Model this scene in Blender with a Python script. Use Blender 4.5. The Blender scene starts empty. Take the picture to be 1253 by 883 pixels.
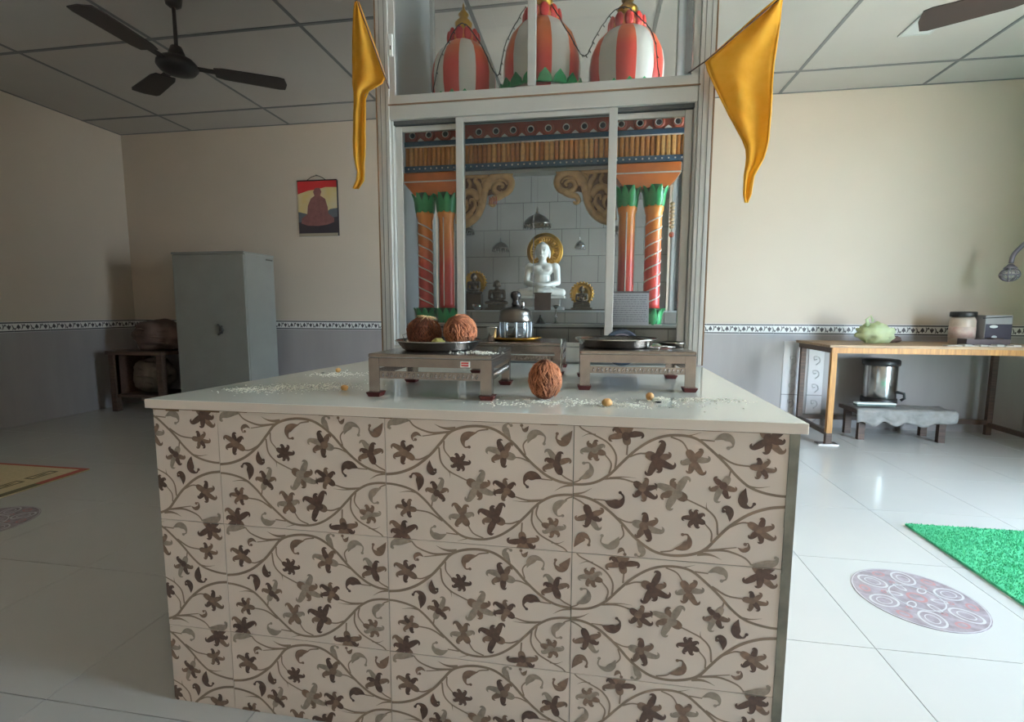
import bpy, bmesh, math, random
import numpy as np
from mathutils import Vector, Matrix, Euler, noise

PI = math.pi
SC = bpy.context.scene
COL = SC.collection
rnd = random.Random(7)

# ------------------------------------------------------------------ camera, light, exposure
CAM_H, F_PX, PITCH, ROLL, YAW = 1.0792, 589.11, 0.1059, 0.0032, 0.1586
IW, IH = 1253, 883
cam_d = bpy.data.cameras.new('camera')
cam_d.sensor_fit = 'HORIZONTAL'
cam_d.sensor_width = 36
cam_d.lens = F_PX * 36 / IW
cam_d.clip_start = 0.02
cam = bpy.data.objects.new('camera', cam_d)
COL.objects.link(cam)
_rz = Matrix.Rotation(YAW, 3, 'Z')
_fw = _rz @ Vector((0, math.cos(PITCH), -math.sin(PITCH)))
_up0 = _rz @ Vector((0, math.sin(PITCH), math.cos(PITCH)))
_rt0 = _rz @ Vector((1, 0, 0))
_rt = _rt0 * math.cos(ROLL) + _up0 * math.sin(ROLL)
_up = -_rt0 * math.sin(ROLL) + _up0 * math.cos(ROLL)
cam.matrix_world = Matrix.Translation((0, 0, CAM_H)) @ Matrix((_rt, _up, -_fw)).transposed().to_4x4()
SC.camera = cam

world = bpy.data.worlds.new('daylight_sky')
SC.world = world
world.use_nodes = True
bg = world.node_tree.nodes['Background']
bg.inputs['Color'].default_value = (0.62, 0.82, 1.0, 1)
bg.inputs['Strength'].default_value = 28.5

# daylight openings of the room (x/y plane, z range); a portal in each guides the sky light
RX, LX, BY, FY, CZ = 3.80, -5.20, 4.84, -2.20, 3.0
DOOR = (0.30, 2.45, 0.0, 2.4)            # doorway in the right wall: y0, y1, z0, z1
WIN = (1.35, 2.75, 1.0, 2.1)          # window in the front wall, behind the camera: x0, x1, z0, z1


def portal(name, loc, rot, sx, sy):
    d = bpy.data.lights.new(name, 'AREA')
    d.shape = 'RECTANGLE'
    d.size, d.size_y = sx, sy
    d.cycles.is_portal = True
    o = bpy.data.objects.new(name, d)
    o.location = loc
    o.rotation_euler = rot
    COL.objects.link(o)


portal('door_portal', (RX + .12, (DOOR[0] + DOOR[1]) / 2, (DOOR[2] + DOOR[3]) / 2), (PI / 2, 0, PI / 2), DOOR[1] - DOOR[0], DOOR[3] - DOOR[2])
# the sun stands along the wall: it lights the ground outside, not the room
sun_d = bpy.data.lights.new('sun', 'SUN')
sun_d.energy = 290.0
sun_d.angle = .01
sun_d.color = (1, .92, .82)
sun = bpy.data.objects.new('sun', sun_d)
COL.objects.link(sun)
sun.rotation_euler = Vector((.25, -.62, -.75)).to_track_quat('-Z', 'Y').to_euler()

SC.view_settings.view_transform = 'Standard'
SC.view_settings.look = 'None'
SC.view_settings.gamma = 1.0
SC.view_settings.use_curve_mapping = False
SC.view_settings.exposure = 0.18


# ------------------------------------------------------------------ helpers
def lin(c):
    c /= 255.0
    return c / 12.92 if c <= .04045 else ((c + .055) / 1.055) ** 2.4


def rgb(r, g, b):
    return (lin(r), lin(g), lin(b), 1)


def mat(name, color, rough=.6, metal=0, noise_amt=0, noise_scale=8, color2=None, bump=0, bump_scale=60, spec=.5, coat=0, stretch=None):
    m = bpy.data.materials.new(name)
    m.use_nodes = True
    nt = m.node_tree
    p = nt.nodes['Principled BSDF']
    p.inputs['Base Color'].default_value = color
    p.inputs['Roughness'].default_value = rough
    p.inputs['Metallic'].default_value = metal
    p.inputs['Specular IOR Level'].default_value = spec
    if coat:
        p.inputs['Coat Weight'].default_value = coat
        p.inputs['Coat Roughness'].default_value = .06
    if noise_amt or color2:
        tc = nt.nodes.new('ShaderNodeTexCoord')
        src = tc.outputs['Object']
        if stretch:
            mp = nt.nodes.new('ShaderNodeMapping')
            mp.inputs['Scale'].default_value = stretch
            nt.links.new(src, mp.inputs['Vector'])
            src = mp.outputs['Vector']
        n = nt.nodes.new('ShaderNodeTexNoise')
        n.inputs['Scale'].default_value = noise_scale
        n.inputs['Detail'].default_value = 6
        nt.links.new(src, n.inputs['Vector'])
        r = nt.nodes.new('ShaderNodeValToRGB')
        r.color_ramp.elements[0].position = .3
        r.color_ramp.elements[1].position = .7
        c2 = color2 or tuple(x * (1 - noise_amt) for x in color[:3]) + (1,)
        r.color_ramp.elements[0].color = c2
        r.color_ramp.elements[1].color = color
        nt.links.new(n.outputs['Fac'], r.inputs['Fac'])
        nt.links.new(r.outputs['Color'], p.inputs['Base Color'])
    if bump:
        tc = nt.nodes.new('ShaderNodeTexCoord')
        n = nt.nodes.new('ShaderNodeTexNoise')
        n.inputs['Scale'].default_value = bump_scale
        n.inputs['Detail'].default_value = 5
        nt.links.new(tc.outputs['Object'], n.inputs['Vector'])
        b = nt.nodes.new('ShaderNodeBump')
        b.inputs['Strength'].default_value = bump
        b.inputs['Distance'].default_value = .01
        nt.links.new(n.outputs['Fac'], b.inputs['Height'])
        nt.links.new(b.outputs['Normal'], p.inputs['Normal'])
    return m


def glass_mat(name, tint=(.985, .99, .988), gloss=.07, haze=.012):
    m = bpy.data.materials.new(name)
    m.use_nodes = True
    nt = m.node_tree
    nt.nodes.remove(nt.nodes['Principled BSDF'])
    out = nt.nodes['Material Output']
    t = nt.nodes.new('ShaderNodeBsdfTransparent')
    t.inputs['Color'].default_value = tint + (1,)
    g = nt.nodes.new('ShaderNodeBsdfGlossy')
    g.inputs['Roughness'].default_value = .02
    fr = nt.nodes.new('ShaderNodeFresnel')
    fr.inputs['IOR'].default_value = 1.0 + gloss * 6
    d = nt.nodes.new('ShaderNodeBsdfDiffuse')
    d.inputs['Color'].default_value = (.8, .8, .78, 1)
    mx = nt.nodes.new('ShaderNodeMixShader')
    mx2 = nt.nodes.new('ShaderNodeMixShader')
    mx2.inputs['Fac'].default_value = haze
    nt.links.new(fr.outputs['Fac'], mx.inputs['Fac'])
    nt.links.new(t.outputs[0], mx.inputs[1])
    nt.links.new(g.outputs[0], mx.inputs[2])
    nt.links.new(mx.outputs[0], mx2.inputs[1])
    nt.links.new(d.outputs[0], mx2.inputs[2])
    nt.links.new(mx2.outputs[0], out.inputs['Surface'])
    return m


def cloth_mat(name, color, color2, trans=.5, scale=30):
    m = bpy.data.materials.new(name)
    m.use_nodes = True
    nt = m.node_tree
    nt.nodes.remove(nt.nodes['Principled BSDF'])
    out = nt.nodes['Material Output']
    tc = nt.nodes.new('ShaderNodeTexCoord')
    n = nt.nodes.new('ShaderNodeTexNoise')
    n.inputs['Scale'].default_value = scale
    r = nt.nodes.new('ShaderNodeValToRGB')
    r.color_ramp.elements[0].color = color2
    r.color_ramp.elements[1].color = color
    nt.links.new(tc.outputs['Object'], n.inputs['Vector'])
    nt.links.new(n.outputs['Fac'], r.inputs['Fac'])
    d = nt.nodes.new('ShaderNodeBsdfDiffuse')
    t = nt.nodes.new('ShaderNodeBsdfTranslucent')
    nt.links.new(r.outputs['Color'], d.inputs['Color'])
    nt.links.new(r.outputs['Color'], t.inputs['Color'])
    mx = nt.nodes.new('ShaderNodeMixShader')
    mx.inputs['Fac'].default_value = trans
    nt.links.new(d.outputs[0], mx.inputs[1])
    nt.links.new(t.outputs[0], mx.inputs[2])
    nt.links.new(mx.outputs[0], out.inputs['Surface'])
    return m


def ramp_z_mat(name, stops, z0, z1, rough=.35):
    """painted colour blend along the object's own height"""
    m = bpy.data.materials.new(name)
    m.use_nodes = True
    nt = m.node_tree
    p = nt.nodes['Principled BSDF']
    p.inputs['Roughness'].default_value = rough
    tc = nt.nodes.new('ShaderNodeTexCoord')
    sp = nt.nodes.new('ShaderNodeSeparateXYZ')
    mr = nt.nodes.new('ShaderNodeMapRange')
    mr.inputs['From Min'].default_value = z0
    mr.inputs['From Max'].default_value = z1
    r = nt.nodes.new('ShaderNodeValToRGB')
    e = r.color_ramp.elements
    e[0].position, e[0].color = stops[0]
    e[1].position, e[1].color = stops[-1]
    for pos, c in stops[1:-1]:
        k = e.new(pos)
        k.color = c
    nt.links.new(tc.outputs['Object'], sp.inputs[0])
    nt.links.new(sp.outputs['Z'], mr.inputs['Value'])
    nt.links.new(mr.outputs[0], r.inputs['Fac'])
    nt.links.new(r.outputs['Color'], p.inputs['Base Color'])
    return m


class MB:
    """collects shapes into one mesh"""

    def __init__(s):
        s.v, s.f, s.m, s.sm = [], [], [], []

    def add(s, vs, fs, mi=0, smooth=False):
        o = len(s.v)
        s.v += [tuple(p) for p in vs]
        for f in fs:
            s.f.append(tuple(i + o for i in f))
            s.m.append(mi)
            s.sm.append(smooth)
        return s

    def box(s, x0, x1, y0, y1, z0, z1, b=0, mi=0, M=None):
        if b <= 0:
            vs = [(x, y, z) for z in (z0, z1) for y in (y0, y1) for x in (x0, x1)]
            fs = [(0, 2, 3, 1), (4, 5, 7, 6), (0, 1, 5, 4), (2, 6, 7, 3), (0, 4, 6, 2), (1, 3, 7, 5)]
        else:
            bm = bmesh.new()
            bmesh.ops.create_cube(bm, size=1)
            for v in bm.verts:
                v.co = Vector(((x0 + x1) / 2 + v.co.x * (x1 - x0), (y0 + y1) / 2 + v.co.y * (y1 - y0), (z0 + z1) / 2 + v.co.z * (z1 - z0)))
            bmesh.ops.bevel(bm, geom=bm.edges[:], offset=b, segments=2, affect='EDGES', profile=.6)
            bm.verts.index_update()
            vs = [v.co.copy() for v in bm.verts]
            fs = [[v.index for v in f.verts] for f in bm.faces]
            bm.free()
        if M is not None:
            vs = [M @ Vector(v) for v in vs]
        return s.add(vs, fs, mi)

    def prism(s, pts, z0, z1, axis='z', mi=0, M=None):
        """polygon extruded along an axis; pts are (a,b) in the other two axes"""
        n = len(pts)
        mk = {'z': lambda a, b, c: (a, b, c), 'y': lambda a, b, c: (a, c, b), 'x': lambda a, b, c: (c, a, b)}[axis]
        vs = [mk(a, b, z0) for a, b in pts] + [mk(a, b, z1) for a, b in pts]
        fs = [tuple(range(n))[::-1], tuple(range(n, 2 * n))] + [(i, (i + 1) % n, n + (i + 1) % n, n + i) for i in range(n)]
        if M is not None:
            vs = [M @ Vector(v) for v in vs]
        return s.add(vs, fs, mi)

    def lathe(s, prof, seg=24, c=(0, 0, 0), mi=0, smooth=True, mfun=None, rfun=None, M=None, cap=True):
        vs, fs, ms = [], [], []
        n = len(prof)
        for k in range(seg):
            a = 2 * PI * k / seg
            for r, z in prof:
                rr = r * (rfun(a, z) if rfun else 1)
                vs.append(Vector((rr * math.cos(a), rr * math.sin(a), z)))
        for k in range(seg):
            k2 = (k + 1) % seg
            for i in range(n - 1):
                fs.append((k * n + i, k2 * n + i, k2 * n + i + 1, k * n + i + 1))
                ms.append(mfun(k, i) if mfun else mi)
        if cap:
            if prof[0][0] > 1e-4:
                fs.append(tuple(k * n for k in range(seg))[::-1]); ms.append(mi)
            if prof[-1][0] > 1e-4:
                fs.append(tuple(k * n + n - 1 for k in range(seg))); ms.append(mi)
        if M is not None:
            vs = [M @ v for v in vs]
        vs = [v + Vector(c) for v in vs]
        o = len(s.v)
        s.v += [tuple(v) for v in vs]
        for f, m in zip(fs, ms):
            s.f.append(tuple(i + o for i in f)); s.m.append(m); s.sm.append(smooth and len(f) == 4)
        return s

    def tube(s, pts, r, seg=8, mi=0, smooth=True, flat=None, cap=True):
        """tube along points; r number or list; flat=(axis, factor) squashes the section"""
        pts = [Vector(p) for p in pts]
        n = len(pts)
        rs = r if isinstance(r, (list, tuple)) else [r] * n
        vs, fs = [], []
        prev = None
        for i, p in enumerate(pts):
            t = (pts[min(i + 1, n - 1)] - pts[max(i - 1, 0)])
            t = t.normalized() if t.length > 1e-9 else Vector((0, 0, 1))
            if prev is None:
                u = t.cross(Vector((0, 1, 0)))
                if u.length < .1:
                    u = t.cross(Vector((1, 0, 0)))
            else:
                u = prev - t * prev.dot(t)
            u.normalize()
            prev = u
            w = t.cross(u)
            for k in range(seg):
                a = 2 * PI * k / seg
                d = (u * math.cos(a) + w * math.sin(a)) * rs[i]
                if flat:
                    d[flat[0]] *= flat[1]
                vs.append(p + d)
        for i in range(n - 1):
            for k in range(seg):
                k2 = (k + 1) % seg
                fs.append((i * seg + k, i * seg + k2, (i + 1) * seg + k2, (i + 1) * seg + k))
        s.add(vs, fs, mi, smooth)
        if cap:
            o = len(s.v) - len(vs)
            s.f.append(tuple(o + k for k in range(seg))[::-1]); s.m.append(mi); s.sm.append(False)
            s.f.append(tuple(o + (n - 1) * seg + k for k in range(seg))); s.m.append(mi); s.sm.append(False)
        return s

    def ell(s, c, r, seg=14, rings=9, mi=0, M=None):
        if not isinstance(r, (tuple, list)):
            r = (r, r, r)
        vs = [Vector((0, 0, -r[2]))]
        for i in range(1, rings):
            ph = -PI / 2 + PI * i / rings
            for k in range(seg):
                a = 2 * PI * k / seg
                vs.append(Vector((r[0] * math.cos(ph) * math.cos(a), r[1] * math.cos(ph) * math.sin(a), r[2] * math.sin(ph))))
        vs.append(Vector((0, 0, r[2])))
        fs = []
        for k in range(seg):
            k2 = (k + 1) % seg
            fs.append((0, 1 + k2, 1 + k))
            for i in range(rings - 2):
                a = 1 + i * seg
                fs.append((a + k, a + k2, a + seg + k2, a + seg + k))
            a = 1 + (rings - 2) * seg
            fs.append((a + k, a + k2, len(vs) - 1))
        if M is not None:
            vs = [M @ v for v in vs]
        vs = [v + Vector(c) for v in vs]
        return s.add(vs, fs, mi, True)

    def cap(s, p, q, r0, r1, seg=12):
        """capsule limb"""
        p, q = Vector(p), Vector(q)
        n = 6
        s.tube([p.lerp(q, i / n) for i in range(n + 1)], [r0 + (r1 - r0) * i / n for i in range(n + 1)], seg)
        s.ell(p, r0, seg, 8)
        s.ell(q, r1, seg, 8)
        return s

    def mesh(s, name, mats):
        me = bpy.data.meshes.new(name)
        me.from_pydata(s.v, [], s.f)
        me.validate()
        if not isinstance(mats, (list, tuple)):
            mats = [mats]
        for m in mats:
            me.materials.append(m)
        if len(me.polygons) == len(s.f):
            me.polygons.foreach_set('material_index', s.m)
            me.polygons.foreach_set('use_smooth', s.sm)
        me.update()
        return me

    def build(s, name, mats, parent=None, loc=(0, 0, 0), rot=(0, 0, 0)):
        return obj(name, s.mesh(name, mats), parent, loc, rot)


def obj(name, me, parent=None, loc=(0, 0, 0), rot=(0, 0, 0)):
    o = bpy.data.objects.new(name, me)
    COL.objects.link(o)
    o.location = loc
    o.rotation_euler = rot
    if parent is not None:
        o.parent = parent
    return o


def tag(o, label=None, cat=None, group=None, kind=None):
    if label: o['label'] = label
    if cat: o['category'] = cat
    if group: o['group'] = group
    if kind: o['kind'] = kind
    return o


def thing(name, label, cat, loc=(0, 0, 0), rz=0, group=None):
    o = obj(name, None, None, loc, (0, 0, rz))
    o.empty_display_size = .05
    return tag(o, label, cat, group)


def copy_tree(o, parent=None):
    c = o.copy()
    COL.objects.link(c)
    c.parent = parent
    for ch in [x for x in bpy.data.objects if x.parent == o]:
        copy_tree(ch, c)
    return c


def catmull(pts, n=6):
    P = [Vector(p) for p in pts]
    if len(P) < 3:
        return [P[0].lerp(P[-1], i / n) for i in range(n + 1)]
    P = [P[0] * 2 - P[1]] + P + [P[-1] * 2 - P[-2]]
    out = []
    for i in range(1, len(P) - 2):
        a, b, c, d = P[i - 1:i + 3]
        for k in range(n):
            t = k / n
            out.append(.5 * ((2 * b) + (c - a) * t + (2 * a - 5 * b + 4 * c - d) * t * t + (3 * b - a - 3 * c + d) * t ** 3))
    out.append(P[-2])
    return out


def finish_blob(name, mb, m, voxel, parent=None, loc=(0, 0, 0), rot=(0, 0, 0), smooth_it=6):
    """fuse overlapping shapes into one continuous surface"""
    tmp = mb.build(name + '_tmp', m)
    r = tmp.modifiers.new('r', 'REMESH')
    r.mode = 'VOXEL'
    r.voxel_size = voxel
    r.use_smooth_shade = True
    sm = tmp.modifiers.new('s', 'SMOOTH')
    sm.iterations = smooth_it
    sm.factor = .5
    dg = bpy.context.evaluated_depsgraph_get()
    dg.update()
    me = bpy.data.meshes.new_from_object(tmp.evaluated_get(dg))
    me.name = name
    bpy.data.objects.remove(tmp)
    me.materials.clear()
    me.materials.append(m)
    for p in me.polygons:
        p.use_smooth = True
    return obj(name, me, parent, loc, rot)


# ------------------------------------------------------------------ materials
M_wall = mat('cream_wall', rgb(200, 184, 166), .55, noise_amt=.06, noise_scale=1.3, bump=.04, bump_scale=40)
M_dado = mat('grey_dado', rgb(160, 152, 149), .35, noise_amt=.10, noise_scale=3, stretch=(3, 3, .4))
M_ceil = mat('ceiling_panel', rgb(188, 181, 174), .75, noise_amt=.05, noise_scale=2, bump=.05, bump_scale=150)
M_tbar = mat('ceiling_bar', rgb(112, 112, 112), .5)
M_floor = mat('floor_tile', rgb(196, 192, 186), .16, noise_amt=.05, noise_scale=1.7)
M_grout = mat('grout', rgb(110, 107, 102), .9)
M_ext = mat('outdoor_paving', rgb(190, 186, 178), .9)
M_white = mat('border_white', rgb(222, 220, 214), .3)
M_bdark = mat('border_dark', rgb(72, 66, 68), .4)
M_slab = mat('white_slab', rgb(230, 228, 216), .02, spec=1.0, coat=.35)
M_slab_edge = mat('slab_edge', rgb(222, 206, 192), .35)
M_tile = mat('altar_tile', rgb(222, 204, 190), .28, noise_amt=.05, noise_scale=5)
M_cement = mat('cement_edge', rgb(140, 135, 120), .8, noise_amt=.45, noise_scale=18)
M_vine = mat('print_vine', rgb(140, 118, 98), .3)
M_pr1 = mat('print_dark', rgb(104, 76, 62), .3, noise_amt=.4, noise_scale=90)
M_pr2 = mat('print_mid', rgb(142, 112, 92), .3, noise_amt=.4, noise_scale=80)
M_pr3 = mat('print_grey', rgb(166, 148, 130), .3, noise_amt=.35, noise_scale=80)
M_alu = mat('aluminium', rgb(192, 190, 184), .38, .4, noise_amt=.06, noise_scale=6)
M_alu_d = mat('aluminium_dark', rgb(90, 92, 92), .5, .5)
M_rust = mat('brown_sealant', rgb(120, 92, 66), .8)
M_glass = glass_mat('pane_glass')
M_panel = mat('grey_panel', rgb(170, 172, 168), .5)
M_stile = mat('shrine_tile', rgb(150, 146, 139), .2, noise_amt=.12, noise_scale=6)
M_sgrout = mat('shrine_grout', rgb(72, 69, 64), .9)
M_orange = mat('orange_paint', rgb(222, 122, 52), .35, noise_amt=.2, noise_scale=20)
M_ochre = mat('ochre_paint', rgb(216, 146, 70), .4, noise_amt=.35, noise_scale=60, stretch=(1, 1, .2))
M_red = mat('rust_red_paint', rgb(176, 84, 58), .4, noise_amt=.2, noise_scale=25)
M_blue = mat('teal_blue_paint', rgb(44, 84, 110), .4, noise_amt=.2, noise_scale=25)
M_wpaint = mat('white_paint', rgb(226, 218, 206), .4)
M_green = mat('green_leaf_paint', rgb(44, 168, 96), .35, noise_amt=.3, noise_scale=60)
M_green_d = mat('deep_green_paint', rgb(18, 84, 48), .4)
M_shaft = ramp_z_mat('column_blend', [(0, rgb(205, 58, 56)), (.45, rgb(214, 72, 54)), (.8, rgb(228, 132, 48)), (1, rgb(232, 146, 56))], .08, .50)
M_gold = mat('antique_gold', rgb(204, 164, 112), .38, .15, noise_amt=.3, noise_scale=40)
M_gold_shade = mat('gold_carving_shade', rgb(112, 78, 48), .6)  # darker bracket backing: shade put into the colour so the carving looks deep
M_brass = mat('brass', rgb(200, 152, 62), .3, .9, noise_amt=.25, noise_scale=60)
M_dbrass = mat('dark_bronze', rgb(80, 66, 50), .35, .7)
M_marble = mat('white_marble', rgb(232, 230, 220), .25, noise_amt=.03, noise_scale=15)
M_steel = mat('steel', rgb(190, 188, 184), .22, 1.0, noise_amt=.08, noise_scale=14)
M_steel_r = mat('brushed_steel', rgb(168, 158, 152), .26, 1.0, noise_amt=.15, noise_scale=30)
M_dsteel = mat('tarnished_steel', rgb(110, 106, 102), .3, 1.0)
M_foot = mat('maroon_rubber', rgb(92, 34, 32), .6)
M_coco = mat('coconut_husk', rgb(150, 88, 56), .85, color2=rgb(96, 52, 34), noise_scale=14, bump=.6, bump_scale=80, stretch=(3, 3, .6))
M_coco_d = mat('coconut_husk_dark', rgb(110, 62, 42), .85, color2=rgb(60, 32, 24), noise_scale=14, bump=.6, bump_scale=80, stretch=(3, 3, .6))
M_fib = mat('coconut_fibre', rgb(214, 140, 98), .8, noise_amt=.4, noise_scale=50)
M_fib_p = mat('pale_fibre', rgb(226, 200, 150), .8)
M_rice = mat('rice', rgb(238, 234, 220), .6)
M_nut = mat('nut_brown', rgb(214, 160, 96), .55, noise_amt=.25, noise_scale=60)
M_lemon = mat('yellow_sweet', rgb(190, 176, 96), .7, noise_amt=.3, noise_scale=80, bump=.4, bump_scale=120)
M_black = mat('black_plastic', rgb(38, 35, 34), .4)
M_fan = mat('fan_brown', rgb(48, 40, 37), .45)
M_cup = mat('grey_enamel', rgb(142, 142, 136), .45, .1, noise_amt=.12, noise_scale=4)
M_handle = mat('handle_metal', rgb(96, 92, 88), .35, .8)
M_yflag = cloth_mat('yellow_cloth', rgb(238, 192, 88), rgb(226, 174, 60), .55)
M_wood = mat('yellow_wood', rgb(196, 142, 72), .5, color2=rgb(158, 104, 52), noise_scale=9, stretch=(8, 8, .6))
M_dwood = mat('dark_wood', rgb(96, 72, 58), .5, color2=rgb(66, 48, 40), noise_scale=9, stretch=(.6, 8, 8))
M_ply = mat('table_ply', rgb(176, 146, 112), .55, color2=rgb(140, 110, 84), noise_scale=6, stretch=(.6, 6, 6))
M_cloth_b = mat('brown_blanket', rgb(108, 86, 76), .9, noise_amt=.4, noise_scale=5, bump=.3, bump_scale=30)
M_cloth_g = mat('dusty_blanket', rgb(120, 108, 98), .9, noise_amt=.4, noise_scale=6, bump=.3, bump_scale=30)
M_grass = mat('green_turf', rgb(92, 196, 146), .95, color2=rgb(60, 170, 116), noise_scale=70, bump=.8, bump_scale=160)
M_bag = cloth_mat('plastic_bag', rgb(228, 232, 204), rgb(206, 214, 150), .35, 9)
M_paper = mat('paper', rgb(222, 224, 232), .8)
M_ink = mat('ink', rgb(158, 162, 178), .8)
M_rubber_w = mat('white_trim', rgb(226, 226, 222), .4)
M_jar = mat('jar_plastic', rgb(200, 180, 164), .35, noise_amt=.25, noise_scale=14)
M_slate = mat('slate_blue', rgb(52, 60, 74), .55)
M_mauve = mat('mauve_metal', rgb(120, 112, 122), .4, .3)
M_ring1 = mat('medallion_stone', rgb(176, 164, 168), .2, color2=rgb(140, 126, 130), noise_scale=26)
M_ring2 = mat('medallion_white', rgb(198, 192, 192), .2)
M_ring3 = mat('medallion_red', rgb(184, 136, 136), .25)


# ------------------------------------------------------------------ the room
def struct(o):
    o['kind'] = 'structure'
    return o


# floor: grout bed with separate tiles
TH = .012
floor = struct(MB().box(LX, RX, FY, BY, -.08, -TH * .25).build('floor', M_grout))
tile_cache = {}
GX, GY, TS, JT = .93, 1.61, .60, .0028
ix0, ix1 = math.floor((LX - GX) / TS), math.ceil((RX - GX) / TS)
iy0, iy1 = math.floor((FY - GY) / TS), math.ceil((BY - GY) / TS)
for i in range(ix0, ix1):
    for j in range(iy0, iy1):
        a0, a1 = max(LX, GX + i * TS), min(RX, GX + (i + 1) * TS)
        b0, b1 = max(FY, GY + j * TS), min(BY, GY + (j + 1) * TS)
        if a1 - a0 < .02 or b1 - b0 < .02:
            continue
        w, h = round(a1 - a0, 3), round(b1 - b0, 3)
        if (w, h) not in tile_cache:
            tile_cache[(w, h)] = MB().box(JT / 2, w - JT / 2, JT / 2, h - JT / 2, -TH * .3, 0).mesh('tile', M_floor)
        obj('tile', tile_cache[(w, h)], floor, (a0, b0, 0))


def medallion(cx, cy, r, rot):
    m = MB()
    m.lathe([(r, 0), (r, .0012), (.0001, .0012)], 48, mi=0, smooth=False)
    for rr, w in ((r * .985, .003), (r * .42, .005)):
        m.lathe([(rr - w, .0013), (rr - w, .0016), (rr, .0016), (rr, .0013)], 48, mi=1, smooth=False, cap=False)

    def loop(cx, cy, rx, ry, a, w, mi):
        n = 20
        vs, fs = [], []
        for k in range(n):
            t = 2 * PI * k / n
            for s in (1, 1 - w):
                x, y = rx * s * math.cos(t), ry * s * math.sin(t)
                vs.append((cx + x * math.cos(a) - y * math.sin(a), cy + x * math.sin(a) + y * math.cos(a), .0018))
        for k in range(n):
            k2 = (k + 1) % n
            fs.append((2 * k, 2 * k2, 2 * k2 + 1, 2 * k + 1))
        m.add(vs, fs, mi)
    for k in range(6):
        a = k * PI / 3
        for q in (1, .55):
            loop(r * .68 * math.cos(a), r * .68 * math.sin(a), r * .25 * q, r * .2 * q, a, .16, 1)
        a += PI / 6
        loop(r * .80 * math.cos(a), r * .80 * math.sin(a), r * .09, r * .12, a, .35, 2)
        loop(r * .34 * math.cos(a), r * .34 * math.sin(a), r * .14, r * .07, a, .3, 1)
        loop(r * .5 * math.cos(a), r * .5 * math.sin(a), r * .05, r * .05, a, .5, 2)
    loop(0, 0, r * .16, r * .16, 0, .3, 2)
    o = m.build('floor_medallion', [M_ring1, M_ring2, M_ring3], floor, (cx, cy, 0.0002), (0, 0, rot))
    return o


medallion(1.245, 1.94, .205, .3)
medallion(-3.0, 1.885, .205, .8)

# walls
WT = .15
wb = MB().box(LX - WT, RX + WT, BY, BY + WT, -.08, CZ + .1)
wall_back = struct(wb.build('wall_back', M_wall))
wall_left = struct(MB().box(LX - WT, LX, FY, BY, -.08, CZ + .1).build('wall_left', M_wall))
y0, y1, z0, z1 = DOOR
wr = MB().box(RX, RX + WT, FY, y0, -.08, CZ + .1).box(RX, RX + WT, y1, BY, -.08, CZ + .1).box(RX, RX + WT, y0, y1, z1, CZ + .1)
wall_right = struct(wr.build('wall_right', M_wall))
wall_front = struct(MB().box(LX - WT, RX + WT, FY - WT, FY, -.08, CZ + .1).build('wall_front', mat('front_wall_paint', rgb(206, 186, 164), .6)))
# the dado cladding
DZ = .858
MB().box(LX + .008, RX - .008, BY - .008, BY, 0, DZ).build('dado', M_dado, wall_back)
MB().box(LX, LX + .008, FY + .008, BY - .008, 0, DZ).build('dado', M_dado, wall_left)
MB().box(RX - .008, RX, DOOR[1], BY - .008, 0, DZ).build('dado', M_dado, wall_right)
MB().box(RX - .008, RX, FY + .008, DOOR[0] - .06, 0, DZ).build('dado', M_dado, wall_right)

# border tiles with a leaf scroll motif, one mesh shared by all
BW, BH = .30, .098


def border_mesh():
    m = MB()
    m.box(.001, BW - .001, -.010, 0, 0, BH, mi=0)
    for z in (.004, BH - .016):
        m.box(.001, BW - .001, -.0112, -.010, z, z + .012, mi=1)
    n = 4
    for k in range(n):
        cx = BW * (k + .5) / n
        up = 1 if k % 2 else -1
        cz = BH / 2
        Y = -.0112

        def poly(pts, mi=1, Y=Y):
            m.add([(cx + x * 1.12, Y, cz + z * 1.3 * up) for x, z in pts], [tuple(range(len(pts)))], mi)
        poly([(0, -.020), (.012, -.004), (.016, .012), (.006, .008), (0, .020), (-.006, .008), (-.016, .012), (-.012, -.004)])
        poly([(.018, .020), (.030, .010), (.036, -.006), (.030, -.018), (.022, -.022), (.027, -.008), (.024, .006)], Y=Y + .0002)
        poly([(-.022, .022), (-.018, .010), (-.026, .004), (-.034, .014)], Y=Y + .0001)
    return m.mesh('border_tile', [M_white, M_bdark])


bme = border_mesh()
nb = int((RX - LX) / BW)
for k in range(nb):
    obj('border_tile', bme, wall_back, (LX + k * BW, BY, DZ))
for k in range(int((BY - FY) / BW)):
    y = BY - k * BW - .012
    obj('border_tile', bme, wall_left, (LX, y - BW, DZ), (0, 0, PI / 2))
    if y - BW > DOOR[1]:
        obj('border_tile', bme, wall_right, (RX, y, DZ), (0, 0, -PI / 2))
# pale floral wall tile in the dado behind the table
for (xa, xb, za, zb) in ((1.80, 1.965, .30, .80), (2.02, 2.15, .30, .80), (1.80, 1.965, .02, .29), (2.02, 2.15, .02, .29)):
    m = MB().box(xa, xb, BY - .013, BY - .006, za, zb, mi=0)
    for k in range(int((zb - za) / .13)):
        xm, zc = (xa + xb) / 2, za + .02 + k * .13
        pts = catmull([(xm, 0, zc), (xm + .03, 0, zc + .03), (xm + .02, 0, zc + .07), (xm - .02, 0, zc + .075), (xm - .015, 0, zc + .045), (xm + .005, 0, zc + .05)], 5)
        m.tube([(p.x, BY - .013, p.z) for p in pts], .005, 5, mi=1)
    m.build('floral_tile', [mat('pale_tile', rgb(206, 198, 197), .3), mat('tile_flower', rgb(196, 188, 186), .4)], wall_back)

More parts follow.
